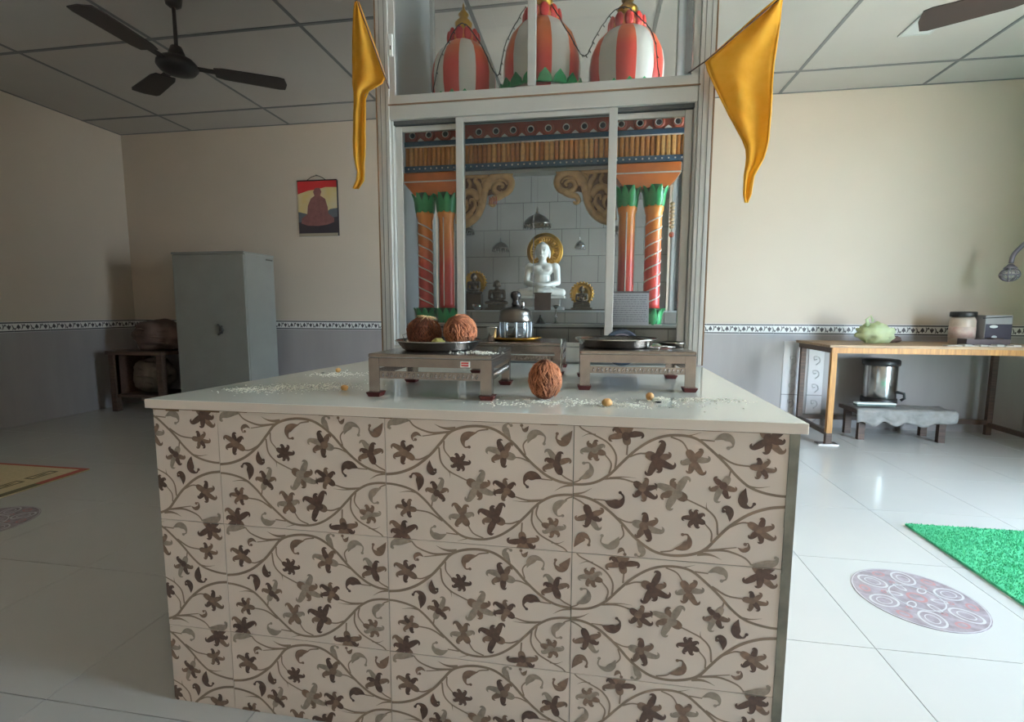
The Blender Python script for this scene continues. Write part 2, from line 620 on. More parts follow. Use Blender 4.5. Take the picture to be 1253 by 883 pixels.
# frame of the doorway
dr = struct(MB().box(RX - .02, RX + WT, DOOR[0] - .06, DOOR[0], 0, DOOR[3] + .06).box(RX - .02, RX + WT, DOOR[1], DOOR[1] + .06, 0, DOOR[3] + .06)
            .box(RX - .02, RX + WT, DOOR[0], DOOR[1], DOOR[3], DOOR[3] + .06).build('door_1', M_alu))
struct(MB().box(RX + WT, RX + 14, -16, 16, -.12, -.06).box(LX - 6, RX + WT, -16, FY - WT, -.12, -.06).build('outdoor_ground', M_ext))

# ceiling: panels between dark grid bars
ceil = struct(MB().box(LX, RX, FY, BY, CZ + .03, CZ + .1).build('ceiling', M_ceil))
xb = [LX, -4.30, -3.14, -1.985, -.80, .40, 1.63, 2.77, RX]
yb = [FY, -1.60, -.40, .81, 2.02, 3.22, 4.42, BY]
for i in range(len(xb) - 1):
    for j in range(len(yb) - 1):
        MB().box(xb[i] + .006, xb[i + 1] - .006, yb[j] + .006, yb[j + 1] - .006, CZ, CZ + .028).build('panel', M_ceil, ceil)
for x in xb[1:-1]:
    MB().box(x - .013, x + .013, FY, BY, CZ - .003, CZ + .006).build('grid_bar', M_tbar, ceil)
for y in yb[1:-1]:
    MB().box(LX, RX, y - .013, y + .013, CZ - .004, CZ + .005).build('grid_bar', M_tbar, ceil)
for a, b in (((LX, RX), (BY - .02, BY)), ):
    MB().box(a[0], a[1], b[0], b[1], CZ - .003, CZ + .004).build('wall_angle', M_tbar, ceil)
MB().box(LX, LX + .02, FY, BY - .02, CZ - .003, CZ + .004).build('wall_angle', M_tbar, ceil)


def ceiling_light(loc, label, sx, sy):
    t = thing('ceiling_light', label, 'light', loc)
    m = MB().box(-sx / 2, sx / 2, -sy / 2, -sy / 2 + .012, -.008, 0).box(-sx / 2, sx / 2, sy / 2 - .012, sy / 2, -.008, 0)
    m.box(-sx / 2, -sx / 2 + .012, -sy / 2 + .012, sy / 2 - .012, -.008, 0).box(sx / 2 - .012, sx / 2, -sy / 2 + .012, sy / 2 - .012, -.008, 0)
    m.build('frame', mat('light_frame', rgb(190, 190, 186), .5), t)
    MB().box(-sx / 2 + .012, sx / 2 - .012, -sy / 2 + .012, sy / 2 - .012, -.006, 0).build('diffuser', mat('diffuser', rgb(206, 206, 202), .5), t)


ceiling_light((2.20, 3.84, CZ), 'small flat unlit ceiling light panel on the bright ceiling towards the wooden table', .2, .3)

# ------------------------------------------------------------------ altar with printed tiles
altar = thing('altar_table', 'white-topped altar block clad in tiles printed with brown flower scrolls', 'altar', (0, 0, 0))
AT, AS = .823, .848            # tile top, slab top
AF = 1.068                     # face of the front tiles
AXL, AXR, ABY = -1.116, .440, 2.075
BXL, BXR = -.97, .452          # back corners
MB().prism([(AXL + .01, AF + .012), (AXR - .006, AF + .012), (BXR - .006, ABY), (BXL + .01, ABY)], 0, AT).build('core', M_cement, altar)
sl = MB()
sl.prism([(AXL - .012, AF - .012), (AXR + .012, AF - .012), (BXR + .012, ABY + .004), (BXL - .012, ABY + .004)], AT + .0015, AS, mi=0)
slab = sl.build('slab', [M_slab, M_slab_edge], altar)
for p in slab.data.polygons:
    if abs(p.normal.z) < .5:
        p.material_index = 1
bv = slab.modifiers.new('b', 'BEVEL'); bv.width = .002; bv.segments = 2

# --- the printed tile design, traced on one tile (crop frame -> tile frame)
TW, THH = .45, .30
src = [(45, 40), (1172, 97), (1162, 860), (71, 765)]
dst = [(0, 0), (TW, 0), (TW, THH), (0, THH)]
A_, b_ = [], []
for (x, y), (u, v) in zip(src, dst):
    A_.append([x, y, 1, 0, 0, 0, -u * x, -u * y]); b_.append(u)
    A_.append([0, 0, 0, x, y, 1, -v * x, -v * y]); b_.append(v)
Hm = np.append(np.linalg.solve(np.array(A_, float), np.array(b_, float)), 1).reshape(3, 3)


def T(p):
    q = Hm @ np.array([p[0], p[1], 1.0])
    return Vector((q[0] / q[2], -q[1] / q[2], 0))      # x right, y up from the top edge


PX = TW / 1120.0
SH = []          # (polygon strips as quads [(l,r)...], material)


def stroke(pts, wfun, mi, n=5, raw=False):
    P = [Vector((p[0], p[1], 0)) for p in pts] if raw else catmull([T(p) for p in pts], n)
    L = len(P)
    quads = []
    for i, p in enumerate(P):
        t = P[min(i + 1, L - 1)] - P[max(i - 1, 0)]
        t.normalize()
        nrm = Vector((-t.y, t.x, 0))
        w = wfun(i / (L - 1)) * PX / 2
        quads.append((p - nrm * w, p + nrm * w))
    SH.append((quads, mi))


def vine(pts, w0=13, w1=13, mi=0):
    stroke(pts, lambda t: w0 + (w1 - w0) * t, mi)


def tail(pts, w=14):
    stroke(pts, lambda t: w * (1 - t) + 1, 0)


def blob(c, rx, ry, ang, mi):
    c = T(c)
    q = []
    for i in range(9):
        t = -1 + 2 * i / 8
        h = math.sqrt(max(0, 1 - t * t)) * ry * PX
        d = Vector((math.cos(ang), math.sin(ang), 0))
        n = Vector((-d.y, d.x, 0))
        p = c + d * t * rx * PX
        q.append((p - n * h, p + n * h))
    SH.append((q, mi))


def curl_path(p, ang, length, turn, k=9, late=2.0):
    """path that runs straight and hooks more and more at its end (tile frame)"""
    out = [Vector(p)]
    a = ang
    for i in range(k):
        t = (i + 1) / k
        a += turn / k * late * t ** late * 1.4
        out.append(out[-1] + Vector((math.cos(a), math.sin(a), 0)) * length / k)
    return out


def petal(p, ang, length, width, turn, mi):
    """petal: swells, then hooks round at its tip"""
    k = 14
    out = [Vector(p)]
    a = ang - turn * .10
    for i in range(k):
        t = (i + 1) / k
        a += turn * .34 / k if t < .55 else turn * 1.0 / (k * .45)
        out.append(out[-1] + Vector((math.cos(a), math.sin(a), 0)) * length * PX / k * (1.62 if t < .55 else .72))

    def wf(t):
        if t < .3:
            return width * (.55 + .45 * math.sin(t / .3 * PI / 2))
        if t < .62:
            return width * (1 - .42 * (t - .3) / .32)
        return max(1.2, width * .58 * (1 - (t - .62) / .38) ** .8)
    stroke(out, wf, mi, raw=True)


def flower(base, c, R, tones, kind=0):
    """lily-like bloom on a stem that ends at base; c = middle of the bloom, R = petal length (crop px)"""
    B, C = T(base), T(c)
    d = (C - B)
    a = math.atan2(d.y, d.x)
    r = random.Random(int(c[0] * 7 + c[1]))
    if kind == 0:
        sp = [(-98, .80, -2.5), (-46, .92, -2.3), (0, 1.22, 2.4), (48, .92, 2.3), (100, .80, 2.6)]
    elif kind == 1:
        sp = [(-125, .75, -2.5), (-72, .72, -2.2), (-28, .78, -1.6), (22, 1.05, 2.7), (72, .75, 2.2), (122, .75, 2.5)]
    else:
        sp = [(-88, 1.0, -2.6), (-40, .82, -2.0), (4, 1.12, 2.2), (44, .82, 2.1), (90, 1.0, 2.6)]
    L = max(d.length / PX, R * .3)
    blob(((base[0] + c[0]) / 2, (base[1] + c[1]) / 2), L * .55 + R * .10, R * .27, a, tones[-1])
    order = list(enumerate(sp))
    r.shuffle(order)
    for i, (da, ln, turn) in order:
        pa = a + math.radians(da + r.uniform(-6, 6))
        st = C + Vector((math.cos(pa), math.sin(pa), 0)) * R * .06 * PX
        petal(st, pa, R * ln * (1.0 + .14 * r.random()), R * .43, turn, tones[i % len(tones)])
    blob(c, R * .30, R * .26, a, tones[r.randrange(len(tones))])


def paisley(pts, w, mi, ball=True):
    P = [Vector((T(p).x, T(p).y, 0)) for p in pts]
    P = catmull(P, 5)

    def wf(t):
        return w * (math.sin(min(1, t / .38) * PI / 2) if t < .38 else max(.2, 1 - (t - .38) / .42))
    stroke(P, wf, mi, raw=True)
    if ball:
        e = pts[-1]
        blob(e, 10, 9, 0, mi)


V = vine
V([(20, 384), (60, 384), (140, 375), (230, 340), (320, 270), (380, 200), (432, 138), (500, 108), (590, 98), (680, 112), (750, 150), (820, 210), (880, 280), (950, 350), (1020, 405), (1100, 440), (1185, 452)], 17, 15)
V([(20, 440), (60, 440), (110, 446), (180, 465), (240, 495), (300, 550), (360, 620), (430, 690), (500, 750), (570, 775), (660, 778), (740, 755), (820, 705), (890, 640), (960, 570), (1030, 530), (1100, 516), (1185, 518)], 14, 15)
V([(440, 132), (340, 137), (280, 122), (225, 95), (195, 62)], 14, 8)
tail([(470, 112), (420, 112), (380, 102), (343, 82)], 22)
V([(400, 138), (330, 148), (272, 156)], 8, 6)
V([(330, 262), (260, 296), (212, 292)], 9, 9)
V([(402, 185), (405, 240), (442, 290)], 10, 7)
V([(372, 225), (385, 310), (430, 365), (490, 400), (550, 430)], 11, 8)
tail([(425, 360), (438, 380), (440, 408)], 9)
V([(665, 118), (610, 126), (585, 142)], 10, 7)
V([(912, 318), (860, 294), (812, 288)], 9, 8)
V([(886, 275), (872, 215), (900, 178)], 9, 8)
V([(1172, 440), (1120, 412), (1085, 382)], 10, 8)
V([(980, 420), (1045, 428)], 8, 6)
tail([(1180, 455), (1110, 466), (1058, 492)], 15)
V([(330, 592), (338, 540)], 9, 8)
V([(398, 668), (320, 618), (232, 600)], 12, 8)
V([(490, 750), (420, 740)], 9, 7)
V([(640, 772), (580, 742), (545, 688)], 9, 8)
V([(852, 670), (800, 686), (750, 682)], 10, 8)
V([(1000, 547), (900, 547), (812, 520)], 13, 8)
tail([(960, 552), (880, 556), (812, 548)], 9)
V([(868, 680), (864, 745)], 10, 9)
V([(962, 575), (952, 635), (992, 692)], 11, 7)
V([(930, 600), (926, 680), (970, 750), (1050, 800), (1118, 838), (1148, 880)], 11, 8)
tail([(1040, 800), (1080, 806), (1118, 792)], 9)
V([(1172, 526), (1140, 535), (1120, 548)], 8, 8)
tail([(250, 498), (195, 488), (138, 494)], 11)
tail([(600, 776), (545, 775), (488, 788)], 10)
D1, D2, D3 = [1, 1, 2], [2, 1, 3], [3, 2, 3]
flower((222, 292), (172, 258), 78, D1 + [2])
flower((445, 292), (490, 315), 66, [1], 1)
flower((548, 428), (592, 458), 98, D3 + [2], 2)
flower((818, 290), (762, 270), 88, D2, 0)
flower((1092, 388), (1070, 335), 82, D2 + [1], 2)
flower((340, 545), (362, 500), 76, [1, 2, 3], 0)
flower((238, 600), (195, 592), 66, [2, 1, 2], 0)
flower((200, 790), (168, 745), 90, [1, 1, 2], 2)
flower((548, 692), (520, 650), 82, [3, 2, 2], 0)
flower((758, 682), (715, 658), 94, [1, 1, 1, 2], 2)
flower((818, 522), (778, 490), 76, [1, 2, 1], 0)
flower((865, 742), (875, 785), 84, [1, 2, 2], 2)
flower((990, 692), (1045, 712), 70, [3, 2, 2], 1)
paisley([(318, 300), (318, 345), (335, 378), (356, 376), (352, 360)], 44, 1)
paisley([(252, 488), (262, 440), (255, 395), (222, 380), (206, 400)], 52, 1)
paisley([(598, 138), (545, 150), (515, 180), (525, 222), (552, 224)], 48, 2)
paisley([(800, 178), (775, 140), (762, 105), (780, 86), (800, 96)], 40, 3)
paisley([(898, 205), (915, 165), (955, 140), (1000, 165), (995, 208)], 46, 3)
paisley([(1162, 130), (1130, 180), (1098, 205), (1068, 180), (1072, 148)], 54, 2)
paisley([(985, 420), (940, 400), (895, 405), (878, 440), (898, 466)], 56, 1)
paisley([(425, 745), (380, 762), (340, 745), (330, 712), (352, 700)], 44, 3)
paisley([(1135, 548), (1090, 565), (1062, 600), (1075, 640), (1106, 640)], 42, 3)
paisley([(270, 158), (240, 140), (214, 155), (218, 182), (232, 176)], 26, 2)
paisley([(205, 60), (140, 60), (85, 72), (68, 100), (78, 104)], 50, 3)
paisley([(905, 100), (885, 125), (868, 118), (862, 96)], 26, 2)


def print_mesh():
    m = MB()
    for k, (q, mi) in enumerate(SH):
        z = .0004 + k * .000004
        vs = []
        for l, r in q:
            vs += [(l.x, l.y, z), (r.x, r.y, z)]
        fs = [(2 * i, 2 * i + 2, 2 * i + 3, 2 * i + 1) for i in range(len(q) - 1)]
        m.add(vs, fs, mi)
    return m


def clip_mesh(mb, name, mats, x0, x1, y0, y1):
    me = mb.mesh(name, mats)
    bm = bmesh.new()
    bm.from_mesh(me)
    for co, no in (((x0, 0, 0), (-1, 0, 0)), ((x1, 0, 0), (1, 0, 0)), ((0, y0, 0), (0, -1, 0)), ((0, y1, 0), (0, 1, 0))):
        bmesh.ops.bisect_plane(bm, geom=bm.verts[:] + bm.edges[:] + bm.faces[:], plane_co=co, plane_no=no, clear_outer=True)
    bm.to_mesh(me)
    bm.free()
    return me


PMATS = [M_vine, M_pr1, M_pr2, M_pr3]
PM = print_mesh()
cols = [(-1.379, True), (-.929, False), (-.479, False), (-.029, True)]     # left x of the tile, design turned round
tc2, pc2 = {}, {}
for x, flip in cols:
    for row in range(3):
        ztop = AT - row * THH
        xa = max(x, AXL)
        zb = max(ztop - THH, 0)
        u0, u1 = xa - x, TW
        v0, v1 = -(ztop - zb), 0
        # tile frame: origin at its top left corner, x right, y up, facing -Y in the room
        key = (flip, round(u0, 3), round(v0, 3))
        if key not in tc2:
            g = .0008
            tc2[key] = MB().box(u0 + g, u1 - g, v0 + g, v1 - g, -.009, 0).mesh('tile', M_tile)
            if flip:
                f0, f1 = TW - u1, TW - u0
                h0, h1 = -THH - v1, -THH - v0
                me = clip_mesh(PM, 'printed_scrollwork', PMATS, f0 + .001, f1 - .001, h0 + .001, h1 - .001)
                me.transform(Matrix.Translation((TW, -THH, 0)) @ Matrix.Rotation(PI, 4, 'Z'))
            else:
                me = clip_mesh(PM, 'printed_scrollwork', PMATS, u0 + .001, u1 - .001, v0 + .001, v1 - .001)
            pc2[key] = me
        t = obj('tile', tc2[key], altar, (x, AF + rnd.uniform(-.0006, .0006), ztop), (PI / 2, 0, 0))
        obj('printed_scrollwork', pc2[key], t)
# the same tiles on the two sides
def side_tiles(ox, oy, rz, length):
    d = Vector((math.cos(rz), math.sin(rz)))
    k = 0
    u = 0.0
    while u < length - .02:
        w = min(TW, length - u)
        for row in range(3):
            ztop = AT - row * THH
            h = min(THH, ztop)
            key = ('side', round(w, 3), round(h, 3))
            if key not in tc2:
                tc2[key] = MB().box(.0008, w - .0008, -h + .0008, -.0008, -.009, 0).mesh('tile', M_tile)
                pc2[key] = clip_mesh(PM, 'printed_scrollwork', PMATS, .001, w - .001, -h + .001, -.001)
            t = obj('tile', tc2[key], altar, (ox + d.x * u, oy + d.y * u, ztop), (PI / 2, 0, rz))
            obj('printed_scrollwork', pc2[key], t)
        u += w


side_tiles(AXR + .004, AF + .014, PI / 2 - .012, .99)
side_tiles(BXL - .0005, ABY - .012, -(PI / 2 + .145), .985)
# rough cement strip along the right corner
m = MB()
n = 24
for k in range(n):
    za, zb = AT * k / n, AT * (k + 1) / n
    w = .004 + .004 * noise.noise(Vector((k * .7, 3, 0)))
    m.box(.4225 - w * .6, AXR, AF - .0012 - w * .2, AF + .012, za, zb)
m.build('corner_grout', M_cement, altar)
m = MB()
for k in range(40):
    xa = AXL + (AXR - AXL) * k / 40
    w = .0015 + .0025 * max(0, noise.noise(Vector((k * .9, 9, 0)))) + (.006 * rnd.random() if k < 5 else 0)
    m.box(xa, xa + (AXR - AXL) / 40, AF - .0012, AF + .01, AT - w, AT + .001)
m.build('slab_joint', M_rust, altar)

# ------------------------------------------------------------------ shrine cabinet
SY = 2.10          # front plane of the aluminium frame
SL, SR = -.940, .466
SBK = 2.82         # back of the cabinet
shrine = thing('shrine_cabinet', 'aluminium and glass shrine cabinet with sliding doors behind the altar', 'shrine', (0, 0, 0))
# plinth and steps
pl = MB().box(SL + .02, SR - .02, SY + .02, SBK, 0, .86).build('plinth', M_panel, shrine)


def tiled_face(parent, x0, x1, z0, z1, y, tw, th, offs, thick=.006):
    j = 0
    z = z0
    while z < z1 - .01:
        zt = min(z + th, z1)
        x = x0 - (offs[j % len(offs)] * tw)
        while x < x1 - .004:
            a, b = max(x, x0), min(x + tw, x1)
            if b - a > .01:
                MB().box(a + .0012, b - .0012, y - thick, y, z + .0012, zt - .0012).build('tile', M_stile, parent)
            x += tw
        z = zt
        j += 1


IL, IR = SL + .05, SR - .05       # inner faces
st1 = MB().box(IL, IR, 2.205, SBK - .04, .865, 1.003).build('step', M_sgrout, shrine)
tiled_face(st1, IL, IR, .87, .995, 2.205, .145, .125, (.5,))
MB().box(IL, IR, 2.192, 2.44, 1.003, 1.012).build('ledge', M_panel, st1)
st2 = MB().box(IL, IR, 2.44, SBK - .04, 1.003, 1.068).build('step', M_sgrout, shrine)
tiled_face(st2, IL, IR, 1.014, 1.068, 2.44, .16, .1, (.2,))
MB().box(IL, IR, 2.428, SBK - .04, 1.068, 1.077).build('ledge', M_panel, st2)
# tiled back, side panels and shelf
bk = MB().box(IL, IR, SBK - .03, SBK, .865, 1.955).build('back_panel', M_sgrout, shrine)
tiled_face(bk, IL, IR, 1.084, 1.955, SBK - .03, .150, .1495, (.32, .78, .15, .62))
for s, xa in ((0, SL + .022), (1, SR - .034)):
    MB().box(xa + .004, xa + .008, SY + .06, SBK - .04, 1.012, 1.955).build('side_pane' if s else 'side_panel', M_glass if s else M_panel, shrine)
    MB().box(xa - .004, xa + .016, SY + .05, SBK - .03, .865, 1.012).build('side_panel', M_panel, shrine)
    MB().box(xa - .004, xa + .016, SBK - .07, SBK - .03, 1.012, 1.955, .002).build('side_stile', M_alu, shrine)
    if s:
        MB().box(xa - .002, xa + .014, 2.44, 2.465, 1.012, 1.955, .002).build('side_stile', M_alu, shrine)
MB().box(SL + .01, SR - .01, SY + .05, SBK, 1.955, 1.985).build('shelf', M_panel, shrine)
# corner posts and rails of the frame
PB = .004
for xa, xb in ((SL, SL + .056), (SR - .056, SR)):
    MB().box(xa, xb, SY, SY + .05, .85, CZ - .002, PB).build('post', M_alu, shrine)
    for dx in (.016, .038):
        MB().box(xa + dx, xa + dx + .002, SY - .001, SY + .002, .85, CZ - .01).build('post_groove', M_alu_d, shrine)
for xa in (SL, SR - .04):
    MB().box(xa, xa + .04, SBK - .04, SBK, 1.985, CZ - .002, PB).build('post', M_alu, shrine)
MB().box(SL + .056, SR - .056, SY + .002, SY + .05, 1.906, 1.966, PB).build('rail', M_alu, shrine)
MB().box(SL + .056, SR - .056, SY + .002, SY + .05, 1.970, 2.008, PB).build('rail', M_alu, shrine)
MB().box(SL + .05, SR - .05, SY - .0005, SY + .04, 1.965, 1.971).build('sealant_line', M_rust, shrine)
MB().box(SL - .006, SL, SY, SY + .03, .85, CZ - .002).build('sealant_line', M_rust, shrine)
MB().box(SR, SR + .006, SY, SY + .03, .85, CZ - .002).build('sealant_line', M_rust, shrine)
MB().box(SL + .056, SR - .056, SY, SY + .05, .852, .918, PB).build('rail', M_alu, shrine)
MB().box(SL + .056, SR - .056, SY, SY + .05, CZ - .06, CZ - .002, PB).build('rail', M_alu, shrine)
MB().box(SL + .04, SR - .04, SBK - .04, SBK, CZ - .05, CZ - .002, PB).build('rail', M_alu, shrine)
for xa in (SL, SR - .04):
    MB().box(xa, xa + .04, SY + .05, SBK - .04, CZ - .05, CZ - .002, PB).build('rail', M_alu, shrine)
# inner lining of the door opening and top track
MB().box(SL + .056, SL + .066, SY + .012, SY + .06, .918, 1.906).build('lining', M_alu, shrine)
MB().box(SR - .066, SR - .056, SY + .012, SY + .06, .918, 1.906).build('lining', M_alu, shrine)
MB().box(SL + .066, SR - .066, SY + .02, SY + .055, 1.890, 1.906).build('track', M_alu_d, shrine)


def sliding_panel(x0, x1, y, z0, z1, st, top, panes=1, stl=None):
    p = obj('sliding_panel', None, shrine, (0, 0, 0))
    stl = stl or st
    MB().box(x0, x0 + stl, y, y + .018, z0, z1, .002).build('stile', M_alu, p)
    MB().box(x1 - st, x1, y, y + .018, z0, z1, .002).build('stile', M_alu, p)
    MB().box(x0 + stl, x1 - st, y + .001, y + .017, z1 - top, z1, .002).build('rail', M_alu, p)
    MB().box(x0 + stl, x1 - st, y + .001, y + .017, z0, z0 + .018, .002).build('rail', M_alu, p)
    w = (x1 - st - x0 - stl) / panes
    for k in range(panes):
        xa = x0 + stl + k * w
        MB().box(xa, xa + w - (.002 if k < panes - 1 else 0), y + .007, y + .010, z0 + .018, z1 - top).build('pane', M_glass, p)
    if panes > 1:
        MB().box(x0 + stl + w - .002, x0 + stl + w, y + .006, y + .011, z0 + .018, z1 - top - .32).build('pane_edge', glass_mat('pane_edge_glass', (.8, .85, .83), .1, .35), p)
    return p


sliding_panel(SL + .068, -.556, SY + .034, .92, 1.888, .030, .024)
sliding_panel(.070, SR - .068, SY + .034, .92, 1.888, .030, .024)
sliding_panel(-.588, .098, SY + .010, .92, 1.905, .034, .022, 2)
# upper glazing
for xa, xb in ((SL + .058, -.276), (-.242, SR - .058)):
    MB().box(xa, xb, SY + .022, SY + .026, 2.008, CZ - .06).build('pane', M_glass, shrine)
MB().box(-.276, -.242, SY + .004, SY + .044, 2.008, CZ - .06, .003).build('mullion', M_alu, shrine)
MB().box(SL + .056, SL + .082, SY + .008, SY + .03, 2.008, CZ - .06, .002).build('stile', M_alu, shrine)
MB().box(SR - .082, SR - .056, SY + .008, SY + .03, 2.008, CZ - .06, .002).build('stile', M_alu, shrine)
lk = MB().box(SL + .059, SL + .076, SY + .000, SY + .010, 2.17, 2.26, .002).build('lock_plate', M_rubber_w, shrine)
MB().box(SL + .065, SL + .070, SY - .001, SY + .001, 2.195, 2.212).build('lock_slot', M_black, lk)
MB().box(SL + .04, SR - .04, SBK - .02, SBK - .016, 1.985, CZ - .05).build('pane', M_glass, shrine)
MB().box(SL + .012, SL + .020, SY + .05, SBK - .04, 1.985, CZ - .05).build('side_panel', M_panel, shrine)
MB().box(SR - .020, SR - .016, SY + .05, SBK - .04, 1.985, CZ - .05).build('side_pane', M_glass, shrine)
for k in range(3):
    xx = IL + .2 + k * .45
    MB().box(xx, xx + .03, SY + .05, SBK - .04, CZ - .03, CZ - .004).build('roof_bar', M_alu, shrine)

# ------------------------------------------------------------------ painted arch inside the cabinet
TY = 2.235
arch = thing('painted_arch_beam', 'painted beam of rosettes and ochre slats over the shrine columns', 'beam', (0, 0, 0))
tl, tr = -.872, .398
MB().box(tl, tr, TY + .03, TY + .09, 1.712, 1.925).build('beam_core', M_panel, arch)
MB().box(tl, tr, TY + .012, TY + .03, 1.856, 1.920).build('rosette_board', M_red, arch)
n = 16
ros = MB().lathe([(.0001, .010), (.009, .009), (.011, .004)], 16, mi=1).lathe([(.011, .006), (.015, .012), (.021, .009), (.023, 0)], 16, mi=0).lathe([(.010, .0075), (.0125, .010), (.014, .010)], 16, mi=2, cap=False).mesh('rosette', [M_red, M_black, M_wpaint])
for k in range(n):
    obj('rosette', ros, arch, (tl + .04 + (tr - tl - .08) * k / (n - 1), TY + .013, 1.884), (PI / 2, 0, 0)).scale = (1.15, 1.15, 1)
tri = MB().prism([(-.015, 0), (.015, 0), (0, .012)], 0, .008, 'y').mesh('petal_trim', M_wpaint)
for k in range(n - 1):
    obj('petal_trim', tri, arch, (tl + .04 + (tr - tl - .08) * (k + .5) / (n - 1), TY + .003, 1.859))
MB().box(tl, tr, TY + .004, TY + .03, 1.834, 1.857, .003).build('blue_band', M_blue, arch)
MB().box(tl, tr, TY + .002, TY + .03, 1.829, 1.834).build('white_line', M_wpaint, arch)
ns = 58
sw = (tr - tl) / ns
slm = [MB().prism([(-sw * .46, .02), (-sw * .46, .006), (-sw * .22, 0), (sw * .22, 0), (sw * .46, .006), (sw * .46, .02)], 0, .083, 'z').mesh('slat', mm)
       for mm in (M_ochre, mat('ochre_dark', rgb(190, 118, 50), .4, noise_amt=.3, noise_scale=60), mat('ochre_light', rgb(228, 170, 96), .4, noise_amt=.3, noise_scale=60))]
for k in range(ns):
    obj('slat', slm[rnd.choice((0, 0, 1, 2))], arch, (tl + sw * (k + .5), TY + .006 + rnd.uniform(-.002, .002), 1.747))
bb = MB().box(tl, tr, TY + .0, TY + .03, 1.719, 1.746, .003).build('blue_band', M_blue, arch)
dm = MB()
for k in range(46):
    dm.ell((tl + .02 + (tr - tl - .04) * k / 45, TY + .0, 1.733), (.004, .002, .004), 8, 6)
dm.build('white_dots', M_wpaint, bb)
MB().box(tl, tr, TY + .02, TY + .09, 1.703, 1.712).build('soffit', M_panel, arch)
# orange capital blocks over each pair of columns
for xa, xb in ((-.872, -.60), (.095, .375)):
    m = MB().box(xa, xb, TY - .012, TY + .085, 1.673, 1.713, .004, mi=0)
    m.box(xa - .001, xb + .001, TY - .014, TY + .085, 1.668, 1.674, mi=1)
    k = .04
    for (z0_, z1_, i0, i1) in ((1.643, 1.669, .02, .0), (1.613, 1.644, .045, .02)):
        a = [(xa + i0, TY - .012 + i0 * .4, z0_), (xb - i0, TY - .012 + i0 * .4, z0_), (xb - i0, TY + .08, z0_), (xa + i0, TY + .08, z0_)]
        b = [(xa + i1, TY - .012 + i1 * .4, z1_), (xb - i1, TY - .012 + i1 * .4, z1_), (xb - i1, TY + .08, z1_), (xa + i1, TY + .08, z1_)]
        m.add(a + b, [(0, 1, 5, 4), (1, 2, 6, 5), (2, 3, 7, 6), (3, 0, 4, 7), (3, 2, 1, 0), (4, 5, 6, 7)], 2)
    m.build('capital_block', [M_orange, M_wpaint, M_red if False else M_orange], arch)


def column(x, spiral, label, base):
    R = .036
    t = thing('shrine_column', label, 'column', (x, TY + .035, 1.013), 0, 'painted shrine columns')
    h0, h1 = .085, .508
    MB().lathe([(R * 1.06, h0 - .01), (R, h0 + .01), (R * .97, (h0 + h1) / 2), (R * .98, h1 - .02), (R * 1.15, h1), (R * 1.18, h1 + .012), (R, h1 + .02)], 28).build('shaft', M_shaft, t)
    if spiral:
        for k in range(2):
            turns = 4
            pts = []
            for i in range(turns * 24 + 1):
                q = i / (turns * 24)
                a = -spiral * 2 * PI * turns * q + PI * k
                pts.append((math.cos(a) * R * .985, math.sin(a) * R * .985, h0 + (h1 - h0 - .02) * q))
            MB().tube(pts, .0032, 6).build('white_stripe', M_wpaint, t)
    else:
        for a in (-PI / 2 - .12, 0.25, PI - .3):
            MB().tube([(math.cos(a) * R * .985, math.sin(a) * R * .985, h0), (math.cos(a) * R * .985, math.sin(a) * R * .985, h1 - .01)], .0028, 6).build('white_stripe', M_wpaint, t)
    # leaf capital and base
    def leaf():
        m = MB()
        vs, fs = [], []
        n_ = 6
        for i in range(n_ + 1):
            q = i / n_
            w = .0145 * math.sin(PI * (.2 + .78 * q)) + .001
            out = R * 1.10 + .006 * math.sin(q * PI) + .022 * max(0, q - .55) * 2
            for sx, dz in ((-1, 0), (0, .0), (1, 0)):
                vs.append((out + (.005 if sx == 0 else 0), sx * w, .1 * q - (.012 * max(0, q - .75) * 4)))
        for i in range(n_):
            for k in range(2):
                a = i * 3 + k
                fs.append((a, a + 1, a + 4, a + 3))
        m.add(vs, fs, 0, True)
        # thickness
        o = len(vs)
        m.add([(v[0] - .005, v[1], v[2]) for v in vs], [f[::-1] for f in fs], 0, True)
        return m
    lf = leaf().mesh('leaf', M_green)
    cp = MB().lathe([(R, 0), (R * 1.08, .02), (R * 1.1, .06), (R * 1.05, .092), (R * .8, .095)], 20).build('leaf_capital', M_green_d, t, (0, 0, h1 + .012))
    for k in range(9):
        obj('leaf', lf, cp, (0, 0, 0), (0, 0, 2 * PI * k / 9 + .2))
    if base:
        bs = MB().lathe([(R * 1.12, 0), (R * 1.15, .03), (R * 1.05, .075), (R * .9, .08)], 20).build('leaf_base', M_green_d, t, (0, 0, 0))
        for k in range(9):
            o = obj('leaf', lf, bs, (0, 0, 0), (0, 0, 2 * PI * k / 9))
            o.scale = (1, 1, .85)
    MB().box(-.045, .045, -.042, .045, -.001, .004).build('foot_block', M_wpaint, t)
    return t


column(-.787, 1, 'red and orange column with white spiral stripe beside the steel plate of coconuts', True)
column(-.682, 0, 'red and orange column with straight white lines beside the bracket tied with red thread', True)
column(.158, 0, 'red and orange column with straight white lines partly behind the paper notice', True)
column(.274, -1, 'red and orange column with white spiral stripe next to the hanging bead tassel', True)


